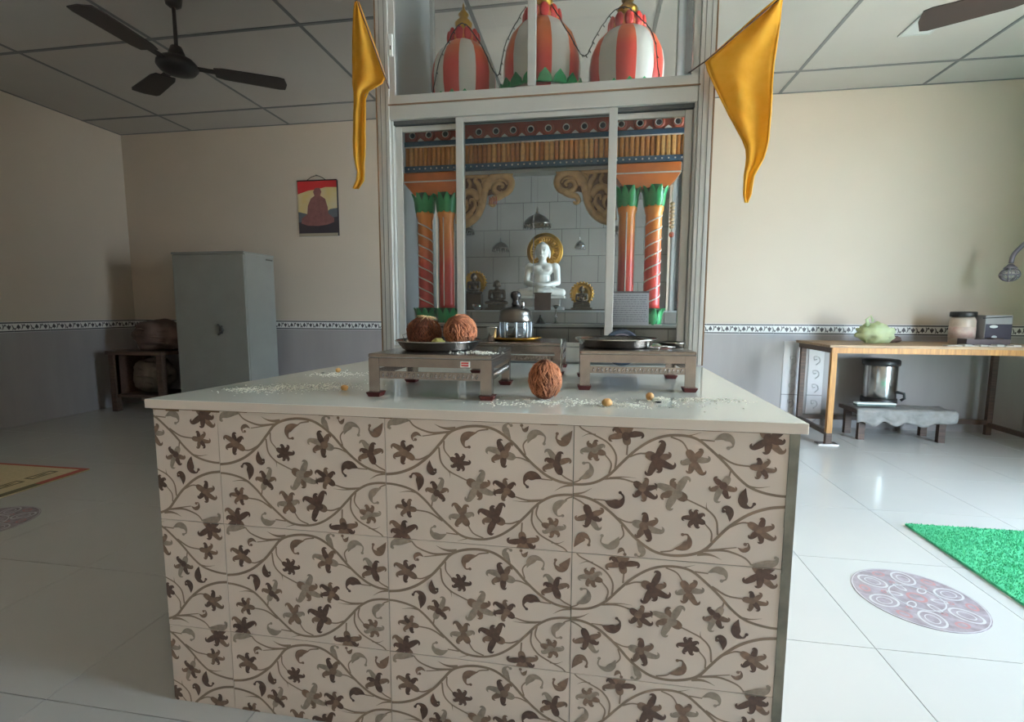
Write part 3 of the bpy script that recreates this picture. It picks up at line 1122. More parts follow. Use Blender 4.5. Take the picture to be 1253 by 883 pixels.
def bracket(x, sgn, label):
    """carved scroll bracket; drawn for the left one (grows towards +x), mirrored by sgn"""
    m = MB()

    def P(px, py):
        # crop of the photo: 785 px = 80 px wide, at the arch's distance
        return (sgn * (px / 785 * .312), 0, -(py - 130) / 883 * .345)

    def sw(pts, r, n_=6, fl=.55):
        q = catmull([P(*p) for p in pts], n_)
        L = len(q)
        rr = r if callable(r) else (lambda t: r)
        m.tube(q, [max(.0012, rr(i / (L - 1)) * .292 / 785) for i in range(L)], 8, flat=(1, fl))
    sw([(40, 720), (160, 700), (270, 620), (335, 500), (360, 380), (400, 260), (480, 170), (580, 145), (660, 190), (690, 260), (650, 340), (560, 370), (490, 330), (490, 270), (540, 240), (590, 270), (570, 300)], lambda t: 46 if t < .3 else 46 * (1 - t) / .7 + 16)
    sw([(330, 480), (320, 360), (300, 260), (260, 200), (280, 160), (330, 170), (340, 200)], lambda t: 30 * (1 - t) + 14)
    sw([(300, 430), (240, 340), (150, 330), (90, 420), (90, 540), (130, 620), (200, 570), (250, 500), (240, 430), (200, 420), (190, 470)], lambda t: 34 * (1 - t) + 14)
    sw([(250, 640), (280, 560), (270, 480)], lambda t: 26 * (1 - t) + 8)
    sw([(100, 650), (160, 640), (230, 580)], lambda t: 26 * (1 - t) + 10)
    sw([(700, 160), (640, 140), (560, 135), (470, 150)], lambda t: 26)
    sw([(600, 360), (540, 400), (470, 420), (440, 470), (470, 500), (500, 480)], lambda t: 34 * (1 - t) + 14)
    sw([(60, 150), (60, 400), (40, 700)], lambda t: 34)
    sw([(40, 140), (200, 150), (420, 150)], lambda t: 26)
    sw([(170, 180), (200, 240), (180, 300)], lambda t: 22)
    sw([(420, 300), (450, 240), (520, 210), (600, 215), (640, 260)], lambda t: 20 * (1 - t) + 10)
    sw([(140, 420), (160, 500), (140, 560)], lambda t: 22 * (1 - t) + 8)
    sw([(400, 170), (350, 210), (350, 270)], lambda t: 20 * (1 - t) + 8)
    m2 = [P(20, 135), P(640, 140), P(695, 200), P(690, 280), P(640, 355), P(540, 390), P(450, 360), P(390, 380), P(350, 480), P(260, 640), P(30, 725)]
    pts = [(p[0], p[2]) for p in m2]
    if sgn < 0:
        pts = pts[::-1]
    m.prism(pts, .006, .012, 'y', mi=1)
    t = m.build('carved_bracket', [M_gold, M_gold_shade], None, (x, TY + .035, 1.706))
    tag(t, label, 'bracket', 'carved brackets under the beam')
    return t


bracket(-.642, 1, 'gold carved scroll bracket tied with red thread next to the red columns')
bracket(.116, -1, 'gold carved scroll bracket beside the column with the paper notice')
m = MB()
for k in range(5):
    m.tube([(-.47 + k * .008, TY + .02, 1.60 - .006 * (k % 2)), (-.465 + k * .008, TY + .012, 1.578), (-.468 + k * .008, TY + .02, 1.565)], .0018, 5)
tag(m.build('red_thread', mat('red_thread', rgb(190, 84, 78), .8)), 'small knot of red thread tied to the carved bracket', 'thread')


# ------------------------------------------------------------------ statues in the shrine
def figure_parts(detail=True):
    m = MB()
    E_, C_ = m.ell, m.cap
    E_((0, .012, .036), (.066, .044, .034))
    E_((0, .008, .092), (.047, .032, .05))
    E_((0, .006, .140), (.058, .036, .040))
    E_((0, .010, .160), (.070, .028, .022))
    for s in (-1, 1):
        E_((s * .068, .010, .156), (.024, .024, .024))
        C_((s * .076, .010, .152), (s * .083, .002, .076), .0195, .0165)
        C_((s * .083, .000, .074), (s * .026, -.050, .058), .0165, .0115)
        E_((s * .026, -.020, .148), (.030, .013, .018))
        C_((s * .036, .008, .030), (s * .108, -.034, .020), .027, .021)
        C_((s * .110, -.036, .018), (-s * .012, -.068, .018 + (.008 if s > 0 else 0)), .019, .0145)
        C_((-s * .012, -.066, .024), (-s * .05, -.062, .032), .012, .009)
    E_((0, -.055, .058), (.028, .015, .008))
    for k in range(5):
        C_((.022 - k * .003, -.060 + k * .003, .060), (-.02 + k * .002, -.062 + k * .004, .063), .0042, .0036, 6)
    C_((.022, -.056, .066), (.002, -.052, .070), .0045, .0035, 6)
    C_((-.022, -.056, .066), (-.002, -.052, .070), .0045, .0035, 6)
    C_((0, .008, .168), (0, .006, .205), .0225, .021)
    E_((0, .000, .236), (.0345, .038, .046))
    E_((0, -.006, .214), (.025, .026, .022))
    E_((0, .006, .250), (.0385, .041, .034))
    E_((0, .010, .283), (.013, .013, .007))
    for s in (-1, 1):
        E_((s * .038, .004, .224), (.0065, .012, .025))
        E_((s * .014, -.034, .238), (.008, .004, .004))
        E_((s * .014, -.0345, .246), (.010, .003, .002))
    C_((0, -.036, .244), (0, -.043, .224), .0035, .006, 8)
    E_((0, -.035, .210), (.011, .005, .0035))
    E_((0, -.040, .138), (.007, .004, .008))
    return m


IX, IY = -.254, 2.60
ped = thing('statue_pedestal', 'grey stone pedestal carrying the white marble statue', 'pedestal', (IX, IY, 1.078))
MB().box(-.118, .118, -.085, .085, 0, .016, .003).build('base_slab', M_panel, ped)
MB().box(-.100, .100, -.075, .075, .016, .060, .003).build('block', M_stile, ped)
MB().box(-.125, .125, -.088, .088, .060, .074, .003).build('top_slab', M_marble, ped)
idol = finish_blob('statue', figure_parts(), M_marble, .0032, None, (IX, IY, 1.150))
tag(idol, 'white marble statue seated cross-legged in meditation before a gold halo', 'statue')


def halo(loc, R, label, name='halo_disc'):
    prof = [(.0001, .004), (R * .35, .004), (R * .38, .010), (R * .44, .010), (R * .48, .004), (R * .74, .005), (R * .78, .012), (R * .84, .012), (R * .88, .006), (R * .96, .008), (R, .0), (R * .97, -.004), (.0001, -.004)]
    t = thing(name, label, 'halo', loc)
    MB().lathe(prof, 40, M=Matrix.Rotation(PI / 2, 4, 'X')).build('disc', M_brass, t)
    n_ = 30
    pm = MB()
    for k in range(n_):
        a = 2 * PI * k / n_
        pm.ell((R * .62 * math.cos(a), -.006, R * .62 * math.sin(a)), (.006 * R / .1, .003, .012 * R / .1), 8, 6, M=Matrix.Rotation(PI / 2 - a, 4, 'Y') @ Matrix.Identity(4))
    pm.build('embossed_petals', M_brass, t)
    MB().tube([(0, .022, -R * .9), (0, .022, 1.079 - loc[2])], .006, 8).build('stem', M_brass, t)
    return t


halo((IX + .006, IY + .082, 1.398), .100, 'large round gold halo disc behind the marble statue head')

fig_small = figure_parts()


def small_statue(x, y, s, m_, label, hz=None, hr=.06, wide=1.0, pedh=.04):
    t = thing('small_statue', label, 'statue', (x, y, 1.078), 0, 'small statues on the shrine step')
    MB().box(-.055, .055, -.035, .035, 0, .014, .002).box(-.045, .045, -.03, .03, .014, pedh, .002).build('plinth', M_dbrass if m_ is not M_brass else M_dsteel, t)
    o = finish_blob('figure', fig_small, m_, .0055, t, (0, 0, pedh - .001))
    o.scale = (s * wide, s, s)
    if hz:
        prof = [(.0001, .003), (hr * .5, .003), (hr * .56, .008), (hr * .66, .004), (hr * .85, .005), (hr * .9, .009), (hr, .0), (hr * .97, -.003), (.0001, -.003)]
        h = MB().lathe(prof, 32, M=Matrix.Rotation(PI / 2, 4, 'X')).build('halo', M_brass, t, (0, .038, hz))
        pm = MB()
        for k in range(22):
            a = 2 * PI * k / 22
            pm.ell((hr * 1.0 * math.cos(a), 0, hr * 1.0 * math.sin(a)), .006, 8, 6)
        pm.build('halo_beads', M_brass, h)
        MB().box(-.006, .006, .034, .042, 0, hz - hr * .8).build('halo_post', M_brass, t)
    return t


small_statue(-.625, 2.58, .40, M_dbrass, 'small bronze seated statue with gold halo on a tall plinth by the glass door edge', .150, .060, pedh=.085)
small_statue(-.497, 2.58, .46, M_dbrass, 'small black seated statue without halo between the tall-plinth statue and the marble one', None, wide=1.1, pedh=.03)
small_statue(-.042, 2.58, .34, M_dbrass, 'small bronze seated statue framed by a beaded gold halo on a low plinth', .088, .060, pedh=.03)
# white base strip items around the statues
t = thing('brown_plaque', 'dark brown square plaque leaning below the marble statue', 'plaque', (-.238, 2.475, 1.078))
MB().box(-.042, .042, -.005, .005, .0, .085, .002).build('board', mat('plaque_brown', rgb(96, 72, 60), .6, noise_amt=.2, noise_scale=30), t)
MB().box(-.046, .046, -.006, .004, .083, .089, .001).build('edge', M_dbrass, t)
t = thing('bell_stand', 'tiny bronze pyramid stand in front of the brown plaque', 'ornament', (-.238, 2.36, 1.0125))
MB().lathe([(.022, 0), (.022, .006), (.010, .022), (.004, .034), (.005, .04), (.0001, .044)], 12).build('cone', M_dbrass, t)
MB().lathe([(.026, 0), (.026, .003), (.02, .004)], 16).build('base', M_dbrass, t)


def lampstand(x, y, z, h, label):
    t = thing('steel_lamp_stand', label, 'lamp', (x, y, z))
    MB().lathe([(.020, 0), (.020, .004), (.006, .012), (.004, .03)], 16).build('base', M_steel, t)
    MB().lathe([(.004, .03), (.008, .036), (.004, .042), (.004, h - .02), (.007, h - .016)], 16).build('stem', M_steel, t)
    MB().lathe([(.006, h - .016), (.015, h - .004), (.016, h), (.013, h - .002), (.0001, h - .008)], 16).build('oil_cup', M_steel, t)


lampstand(-.160, 2.33, 1.0125, .09, 'slim polished steel oil lamp stand beside the brown plaque')
t = thing('offering_bowl', 'small steel bowl on the shrine ledge beneath the bronze statue', 'bowl', (-.58, 2.47, 1.078))
MB().lathe([(.012, 0), (.022, .01), (.026, .028), (.024, .028), (.019, .01), (.0001, .006)], 18).build('bowl', M_steel, t)
MB().lathe([(.012, 0), (.013, .003), (.012, .004)], 18).build('foot', M_steel, t)


def canopy(x, y, z, r, h, label, fin=True, m_=None):
    """hanging umbrella canopy: finial, dome, fringe, chain to the shelf above"""
    m_ = m_ or M_dsteel
    t = thing('hanging_canopy', label, 'canopy', (x, y, z), 0, 'canopies hanging in the shrine')
    MB().lathe([(r, 0), (r * 1.02, h * .12), (r * .9, h * .32), (r * .62, h * .55), (r * .3, h * .72), (r * .12, h * .8), (r * .0001, h * .82)], 28, rfun=lambda a, zz: 1 + .03 * math.cos(a * 12)).build('dome', m_, t)
    if fin:
        MB().lathe([(r * .12, h * .78), (r * .16, h * .86), (r * .06, h * .95), (r * .12, h * 1.02), (r * .03, h * 1.2), (.0001, h * 1.3)], 14).build('finial', m_, t)
    fr = MB()
    n_ = 20
    for k in range(n_):
        a = 2 * PI * k / n_
        fr.ell((r * .98 * math.cos(a), r * .98 * math.sin(a), -.004), (.004, .004, .007), 6, 5)
    fr.build('fringe', m_, t)
    MB().tube([(0, 0, h * .9), (0, 0, 1.953 - z)], .0008, 5).build('chain', M_dsteel, t)
    return t


canopy(-.268, 2.47, 1.500, .068, .075, 'largest dark steel umbrella canopy hung over the marble statue')
canopy(-.455, 2.47, 1.385, .043, .05, 'dark steel umbrella canopy hung above the black statue')
canopy(-.054, 2.47, 1.390, .024, .042, 'tiny bright steel bell hung on a long chain above the beaded halo', m_=M_steel)
canopy(-.640, 2.47, 1.475, .045, .045, 'dark steel umbrella canopy hung under the bracket with red thread', fin=False)
canopy(.120, 2.47, 1.455, .045, .045, 'dark steel umbrella canopy hung behind the column with the paper notice', fin=False)

# notice, tassel, slate disc
t = thing('paper_notice', 'white paper notice with rows of faint writing propped inside the glass', 'notice', (.168, 2.196, 1.013))
t.rotation_euler = (-.10, 0, .03)
MB().box(-.09, .09, -.0015, .0015, 0, .148).build('sheet', M_paper, t)
MB().box(-.091, .091, -.003, .002, .142, .150).build('top_strip', M_mauve, t)
wr_ = MB()
for r_ in range(13):
    x = -.082
    z = .130 - r_ * .0095
    while x < .078:
        w = rnd.uniform(.004, .016)
        wr_.box(x, min(x + w, .083), -.0019, -.0015, z, z + .0035)
        x += w + rnd.uniform(.002, .004)
wr_.build('handwriting', M_ink, t)

t = thing('bead_tassel', 'hanging tassel of stacked pale beads ending in a red bob', 'tassel', (.352, TY + .035, 1.628))
MB().tube([(0, 0, 0), (0, 0, -.075)], .0015, 6).build('cord', M_wpaint, t)
for k in range(7):
    MB().lathe([(.004, 0), (.012 - abs(k - 3) * .0006, .005), (.012, .011), (.004, .016)], 12).build('bead', mat('pale_bead', rgb(206, 178, 140), .4, noise_amt=.3, noise_scale=80) if k == 0 else bpy.data.materials['pale_bead'], t, (0, 0, -.09 - k * .0165))
MB().ell((0, 0, 0), (.011, .011, .013)).build('bob', M_red, t, (0, 0, -.215))

t = thing('slate_disc', 'round dark slate-blue plate standing against the shrine frame', 'plate', (.135, 2.056, AS))
MB().lathe([(.0001, .002), (.058, .002), (.066, .006), (.076, .008), (.076, .004), (.066, -.002), (.0001, -.004)], 32, c=(0, 0, .076), M=Matrix.Rotation(PI / 2 - .12, 4, 'X')).build('plate', M_slate, t)
MB().lathe([(.052, .0032), (.055, .0044), (.058, .0032)], 32, c=(0, 0, .076), M=Matrix.Rotation(PI / 2 - .12, 4, 'X'), cap=False).build('rim_ring', M_mauve, t)


# ------------------------------------------------------------------ striped domes on the shelf
M_dome = ramp_z_mat('dome_blend', [(0, rgb(200, 56, 52)), (.6, rgb(222, 74, 56)), (.85, rgb(226, 112, 56)), (1, rgb(218, 120, 62))], .0, .40)


def dome(x, y, R, zs, label, green, rot):
    t = thing('striped_dome', label, 'dome', (x, y, 1.986), rot, 'striped domes on the shrine shelf')
    prof = [(R * .70, 0), (R * .88, .08 * zs), (R * .99, .20 * zs), (R * 1.0, .28 * zs), (R * .95, .345 * zs), (R * .82, .405 * zs), (R * .62, .45 * zs), (R * .44, .475 * zs)]
    pr2 = []
    for i in range(len(prof) - 1):
        for k in range(3):
            q = k / 3
            pr2.append((prof[i][0] * (1 - q) + prof[i + 1][0] * q, prof[i][1] * (1 - q) + prof[i + 1][1] * q))
    pr2.append(prof[-1])
    seg = 96
    st = 14 * 0 + 12                       # stripes
    MB().lathe(pr2, seg, mfun=lambda k, i: (k * st // seg) % 2, rfun=lambda a, z: 1 + .018 * abs(math.sin(a * st / 2))).build('body', [M_dome, M_wpaint], t)
    top = .475 * zs
    cl = MB().lathe([(R * .44, top - .012), (R * .50, top + .01), (R * .46, top + .045), (R * .30, top + .052), (.0001, top + .052)], 32).build('collar', M_dome, t)
    pt = MB().ell((0, 0, 0), (.010, R * .13, .034), 10, 8).mesh('collar_petal', M_dome)
    for k in range(11):
        a = 2 * PI * k / 11
        obj('collar_petal', pt, cl, (R * .47 * math.cos(a), R * .47 * math.sin(a), top + .022), (0, 0, a))
    z = top + .05
    MB().lathe([(R * .30, z), (R * .20, z + .012), (R * .26, z + .035), (R * .28, z + .05), (R * .12, z + .075), (R * .17, z + .09), (R * .07, z + .11), (.0001, z + .15)], 20).build('finial', M_brass, t)
    if green:
        gl = MB()
        lf = MB()
        lf.add([(-.035, 0, 0), (.035, 0, 0), (.026, .0, .03), (.0, -.004, .06), (-.026, 0, .03), (-.035, -.012, 0), (.035, -.012, 0), (.026, -.014, .03), (0, -.012, .06), (-.026, -.014, .03)],
               [(0, 1, 2, 3, 4), (9, 8, 7, 6, 5), (0, 5, 6, 1), (1, 6, 7, 2), (2, 7, 8, 3), (3, 8, 9, 4), (4, 9, 5, 0)], 0)
        lm = lf.mesh('base_leaf', M_green)
        for k in range(18):
            a = 2 * PI * k / 18
            o = obj('base_leaf', lm, t, (R * 1.05 * math.cos(a), R * 1.05 * math.sin(a), green), (0, 0, a + PI / 2))
    MB().lathe([(R * .78, 0), (R * .82, .02), (R * .74, .04)], 40).build('foot_ring', M_green, t)
    return t


dome(-.640, 2.46, .156, .82, 'orange-and-white striped dome beside the lock plate of the glass case', .055, .1)
dome(-.256, 2.50, .186, 1.0, 'largest orange-and-white striped dome ringed by green leaves behind the mullion', .125, .35)
dome(.146, 2.45, .170, .80, 'orange-and-white striped dome with bright finial next to the bare side pane', .045, .2)
for pts in ([(-.80, 2.36, 2.02), (-.70, 2.34, 2.30), (-.62, 2.36, 2.42), (-.52, 2.33, 2.30), (-.44, 2.30, 2.15), (-.40, 2.31, 2.30), (-.32, 2.36, 2.47)],
            [(-.20, 2.36, 2.47), (-.11, 2.31, 2.30), (-.045, 2.29, 2.20), (.01, 2.31, 2.30), (.10, 2.35, 2.42), (.20, 2.34, 2.36), (.26, 2.32, 2.25), (.29, 2.33, 2.03)]):
    q = catmull(pts, 10)
    for p in q:                               # the wire lies on the domes, not in them
        for dx, dy, dR, dz in ((-.640, 2.46, .156, .82), (-.256, 2.50, .186, 1.0), (.146, 2.45, .170, .80)):
            h = (p.z - 1.986) / dz
            if h < 0 or abs(p.x - dx) > dR + .02:
                continue
            pr = [(.70, 0), (.88, .08), (.99, .20), (1.0, .28), (.95, .345), (.82, .405), (.62, .45), (.62, .53), (.38, .60), (.2, .68)]
            rr_ = 0
            for (r0_, h0_), (r1_, h1_) in zip(pr, pr[1:]):
                if h0_ <= h <= h1_:
                    rr_ = (r0_ + (r1_ - r0_) * (h - h0_) / (h1_ - h0_)) * dR * 1.02 + .008
            e = rr_ ** 2 - (p.x - dx) ** 2
            if e > 0:
                p.y = min(p.y, dy - math.sqrt(e))
    m = MB().tube([p + Vector((rnd.uniform(-.002, .002), 0, rnd.uniform(-.002, .002))) for p in q], .0024, 6)
    for p in q[::3]:
        m.tube([p, p + Vector((.006, -.004, -.012))], .0022, 5)
    tag(m.build('string_lights', M_black), 'dark string light wire draped over the ' + ('two domes by the lock plate' if pts[0][0] < -.5 else 'domes beside the bare side pane'), 'string lights', 'wires over the domes')


# ------------------------------------------------------------------ things on the altar
def steel_stool(x, y, rz, label, sticker=False, w=.335, d=.29, h=.1155):
    t = thing('steel_stool', label, 'stool', (x, y, AS), rz, 'low steel stools on the altar')
    MB().box(-w / 2, w / 2, -d / 2, d / 2, h - .012, h, .004).build('top', M_steel_r, t)
    MB().box(-w / 2 + .002, w / 2 - .002, -d / 2 + .002, -d / 2 + .008, h - .034, h - .012).build('apron', M_steel_r, t)
    MB().box(-w / 2 + .002, w / 2 - .002, d / 2 - .008, d / 2 - .002, h - .034, h - .012).build('apron', M_steel_r, t)
    MB().box(-w / 2 + .002, -w / 2 + .008, -d / 2 + .008, d / 2 - .008, h - .034, h - .012).build('apron', M_steel_r, t)
    MB().box(w / 2 - .008, w / 2 - .002, -d / 2 + .008, d / 2 - .008, h - .034, h - .012).build('apron', M_steel_r, t)
    for sx in (-1, 1):
        for sy in (-1, 1):
            xo, yo = sx * w / 2, sy * d / 2
            lw = .030
            m = MB()
            xs = sorted((xo - sx * .001, xo - sx * lw)); ys = sorted((yo - sy * .001, yo - sy * .005))
            m.box(xs[0], xs[1], ys[0], ys[1], .010, h - .012)
            xs = sorted((xo - sx * .001, xo - sx * .005)); ys = sorted((yo - sy * .005, yo - sy * lw))
            m.box(xs[0], xs[1], ys[0], ys[1], .010, h - .012)
            lg = m.build('leg', M_steel_r, t)
            cx, cy = xo - sx * .014, yo - sy * .014
            f = MB()
            a, b = .020, .015
            vs = [(cx + i * b, cy + j * b, 0) for i, j in ((-1, -1), (1, -1), (1, 1), (-1, 1))] + [(cx + i * a, cy + j * a, .012) for i, j in ((-1, -1), (1, -1), (1, 1), (-1, 1))]
            f.add(vs, [(3, 2, 1, 0), (4, 5, 6, 7), (0, 1, 5, 4), (1, 2, 6, 5), (2, 3, 7, 6), (3, 0, 4, 7)])
            f.build('rubber_foot', M_foot, lg)
    # embossed lower rails
    def rail(length, nm):
        m = MB().box(-length / 2, length / 2, -.0015, .0015, 0, .020)
        k = int(length / .012)
        for i in range(k):
            m.ell((-length / 2 + .01 + (length - .02) * i / (k - 1), -.0015, .010), (.0032, .0016, .0065), 8, 5, M=Matrix.Rotation(.35 if i % 2 else -.1, 4, 'Y'))
        return m
    rx = rail(w - .06, 'r').mesh('embossed_rail', M_steel_r)
    ry = rail(d - .06, 'r').mesh('embossed_rail', M_steel_r)
    obj('embossed_rail', rx, t, (0, -d / 2 + .004, h - .066))
    obj('embossed_rail', rx, t, (0, d / 2 - .004, h - .066), (0, 0, PI))
    obj('embossed_rail', ry, t, (-w / 2 + .004, 0, h - .066), (0, 0, -PI / 2))
    obj('embossed_rail', ry, t, (w / 2 - .004, 0, h - .066), (0, 0, PI / 2))
    if sticker:
        m = MB().box(.085, .110, -d / 2 - .0012, -d / 2 + .003, h - .031, h - .016, mi=0)
        for k in range(2):
            m.box(.088, .107, -d / 2 - .0016, -d / 2 - .0012, h - .0285 + k * .0062, h - .0245 + k * .0062, mi=1)
        m.build('sticker', [M_rubber_w, mat('sticker_red', rgb(186, 60, 58), .5)], t)
    return t


ST = AS + .1155
steel_stool(-.408, 1.335, -.01, 'low steel stool with red feet and a sticker, carrying the plate of coconuts', True)
steel_stool(.133, 1.555, .03, 'low steel stool with red feet carrying the empty steel plate', False, .325, .30)
steel_stool(-.255, 1.835, .0, 'low steel stool pushed behind the others, carrying the glass lantern', False, .33, .27)


def steel_plate(x, y, R, label):
    t = thing('steel_plate', label, 'plate', (x, y, ST), 0, 'steel plates on the stools')
    MB().lathe([(.0001, 0), (R * .78, 0), (R * .86, .006), (R * .99, .026), (R * 1.02, .0275), (R * 1.02, .0285), (R * .98, .028), (R * .84, .008), (R * .77, .0022), (.0001, .002)], 48).build('dish', M_steel, t)
    MB().lathe([(R * 1.0, .0265), (R * 1.025, .0265), (R * 1.03, .0285), (R * 1.0, .030)], 48, cap=False).build('rolled_rim', M_steel, t)
    return t


steel_plate(-.430, 1.345, .121, 'round steel plate holding two brown coconuts')
steel_plate(.083, 1.545, .124, 'empty round steel plate on the stool beside the small dish')


def coconut(loc, r, rh, label, dark=False, tilt=(0, 0, 0), tuft=True, seed=1, pale=False):
    rr = random.Random(seed)
    t = thing('coconut', label, 'coconut', loc, 0, 'coconuts on the altar')
    t.rotation_euler = tilt
    b = MB().ell((0, 0, 0), (r, r, rh), 36, 24)
    for i, v in enumerate(b.v):
        V_ = Vector(v)
        n_ = noise.noise(V_ * 30 + Vector((seed, 0, 0))) * .05 + noise.noise(Vector((math.atan2(v[1], v[0]) * 6, v[2] * 20, seed))) * .03
        rid = .05 * max(0, math.cos(3 * (math.atan2(v[1], v[0]) + .4))) ** 6
        # pointed crown
        k = 1 + n_ + rid
        b.v[i] = (v[0] * k, v[1] * k, v[2] * (1 + n_ * .5) + (.10 * rh * max(0, v[2] / rh) ** 6))
    b.build('husk', M_coco_d if dark else M_coco, t)
    m = MB()
    for i in range(330):
        a = rr.uniform(0, 2 * PI)
        z0_ = rr.uniform(-.8, .5)
        L = rr.uniform(.25, .8)
        da = rr.uniform(-.5, .5)
        lift = rr.choice((1.0, 1.01, 1.02, 1.05))
        pts = []
        for k in range(5):
            q = k / 4
            ph = math.asin(max(-1, min(1, z0_ + L * q if z0_ + L * q < 1 else .99)))
            k_ = lift + .015 * rr.random() + (.06 * q if rr.random() < .2 else 0) + .02
            ph_a = a + da * q
            pts.append((r * k_ * math.cos(ph) * math.cos(ph_a), r * k_ * math.cos(ph) * math.sin(ph_a), rh * k_ * math.sin(ph)))
        m.tube(pts, .0008 * rr.uniform(.7, 1.6), 3, cap=False)
    for i in range(26):
        a = rr.uniform(0, 2 * PI)
        z0_ = rr.uniform(-.7, .9)
        c0 = Vector((r * math.sqrt(1 - z0_ ** 2) * math.cos(a), r * math.sqrt(1 - z0_ ** 2) * math.sin(a), rh * z0_)) * 1.02
        d = Vector((rr.uniform(-1, 1), rr.uniform(-1, 1), rr.uniform(-.3, 1))) * r * .22
        m.tube([c0, c0 * 1.06 + d * .5, c0 * 1.07 + d], .0004, 3, cap=False)
    m.build('fibre', M_fib if not dark else M_coco, t)
    if pale:
        m = MB()
        for i in range(38):
            a = rr.uniform(0, 2 * PI)
            d = Vector((math.cos(a), math.sin(a), rr.uniform(-.1, .45)))
            L = rr.uniform(.4, .75) * r
            m.tube([(0, 0, rh * 1.02), Vector((0, 0, rh * 1.03)) + d * L * .5, Vector((0, 0, rh * .98)) + d * L + Vector((0, 0, -.1 * r))], [.0014, .001, .0004], 4)
        m.build('pale_tuft', M_fib_p, t)
    return t


coconut((-.476, 1.352, ST + .003 + .045), .047, .043, 'dark brown coconut topped with pale fibres on the steel plate', True, (.1, .15, .3), seed=3, pale=True)
coconut((-.366, 1.345, ST + .003 + .051), .0445, .046, 'lighter reddish-brown coconut on the steel plate beside the steel tumbler', False, (.3, -.6, .8), seed=5)
coconut((-.112, 1.245, AS + .0485), .0405, .0495, 'reddish-brown coconut standing upright directly on the white slab', False, (0, .06, 1.2), seed=8)
m = MB().ell((0, 0, 0), (.021, .021, .017), 20, 14)
for i, v in enumerate(m.v):
    k = 1 + .08 * noise.noise(Vector(v) * 120)
    m.v[i] = (v[0] * k, v[1] * k, v[2] * k)
tag(m.build('sweet_ball', M_lemon, None, (-.420, 1.305, ST + .0195)), 'crumbly yellow sweet ball between the two coconuts', 'sweet')
t = thing('foil_wrapper', 'crumpled silver wrapper at the rim of the coconut plate', 'wrapper', (-.528, 1.362, ST + .010))
m = MB().ell((0, 0, .008), (.014, .011, .016), 10, 8)
for i, v in enumerate(m.v):
    k = 1 + .35 * noise.noise(Vector(v) * 160)
    m.v[i] = (v[0] * k, v[1] * k, v[2] * k)
m.build('foil', M_steel, t)
MB().tube([(-.012, 0, .012), (-.02, 0, .03), (-.004, 0, .036), (.004, 0, .024)], .0012, 5).build('twist', M_steel, t)
t = thing('steel_tumbler', 'small polished steel tumbler behind the lighter coconut', 'tumbler', (-.352, 1.745, ST))
MB().lathe([(.0001, 0), (.016, 0), (.0175, .002), (.0215, .05), (.0225, .052), (.0205, .051), (.0165, .004), (.0001, .003)], 28).build('cup', M_steel, t)
MB().lathe([(.0215, .0505), (.0230, .0515), (.0215, .0530)], 28, cap=False).build('rim', M_steel, t)

# glass lantern on its brass plate
LXP, LYP = -.275, 1.80
t = thing('brass_plate', 'shallow brass plate under the glass lantern', 'plate', (LXP, LYP, ST))
MB().lathe([(.0001, 0), (.070, 0), (.080, .004), (.098, .011), (.099, .0125), (.095, .0125), (.078, .006), (.0001, .003)], 40).build('dish', M_brass, t)
MB().lathe([(.0965, .0115), (.1000, .0120), (.0970, .0140)], 40, cap=False).build('rim', M_brass, t)
t = thing('glass_lantern', 'glass and steel oil lantern with dark knob on a brass plate', 'lantern', (LXP, LYP, ST + .0035))
MB().lathe([(.052, 0), (.056, .004), (.054, .010), (.050, .010)], 36).build('base_ring', M_dsteel, t)
gl = MB().lathe([(.050, .008), (.056, .016), (.0575, .045), (.0565, .068)], 40, cap=False)
gl.build('glass_chimney', glass_mat('lantern_glass', (.86, .92, .95), .12, .10), t)
for k in range(8):
    a = 2 * PI * k / 8 + .2
    MB().tube([(.0575 * math.cos(a), .0575 * math.sin(a), .010), (.0592 * math.cos(a), .0592 * math.sin(a), .045), (.0578 * math.cos(a), .0578 * math.sin(a), .069)], .0030, 6).build('glass_rib', mat('frosted_rib', rgb(226, 232, 238), .15) if k == 0 else bpy.data.materials['frosted_rib'], t)
MB().lathe([(.0001, .010), (.022, .010), (.024, .02), (.010, .030), (.006, .044), (.0001, .046)], 20).build('burner', M_dsteel, t)
MB().lathe([(.057, .066), (.0615, .068), (.063, .072), (.063, .088), (.061, .092), (.0605, .097), (.060, .104), (.055, .112), (.044, .118), (.026, .122), (.016, .124), (.014, .128), (.0001, .129)], 40).build('lid', M_dsteel, t)
MB().lathe([(.012, .127), (.016, .134), (.011, .142), (.011, .150), (.019, .158), (.021, .168), (.016, .178), (.008, .182), (.0001, .183)], 20).build('knob', M_black, t)
MB().lathe([(.006, .112), (.007, .140), (.004, .144)], 12, c=(.030, -.022, 0)).build('vent_pin', M_steel, t)

t = thing('small_dish', 'small shallow dark steel dish near the stool corner', 'dish', (.262, 1.615, ST))
MB().lathe([(.0001, 0), (.026, 0), (.034, .006), (.043, .012), (.044, .013), (.040, .0125), (.030, .005), (.0001, .0015)], 32).build('dish', M_dsteel, t)
MB().lathe([(.0425, .0118), (.0450, .0126), (.0425, .0142)], 32, cap=False).build('rim', M_steel, t)
t = thing('steel_spoon', 'small steel spoon lying between plate and dish', 'spoon', (.19, 1.50, ST + .001))
MB().ell((0, 0, .0025), (.024, .013, .003), 14, 8).build('bowl', M_steel, t)
MB().tube([(.020, 0, .003), (.045, .012, .004), (.07, .025, .003)], .0022, 6).build('handle', M_steel, t)
t = thing('red_packet', 'little reddish paper packet lying beside the steel spoon', 'packet', (.232, 1.545, ST + .0005))
MB().box(-.018, .018, -.012, .012, 0, .004, .001, M=Matrix.Rotation(.4, 4, 'Z')).build('packet', mat('packet_red', rgb(170, 104, 92), .6, noise_amt=.3, noise_scale=60), t)
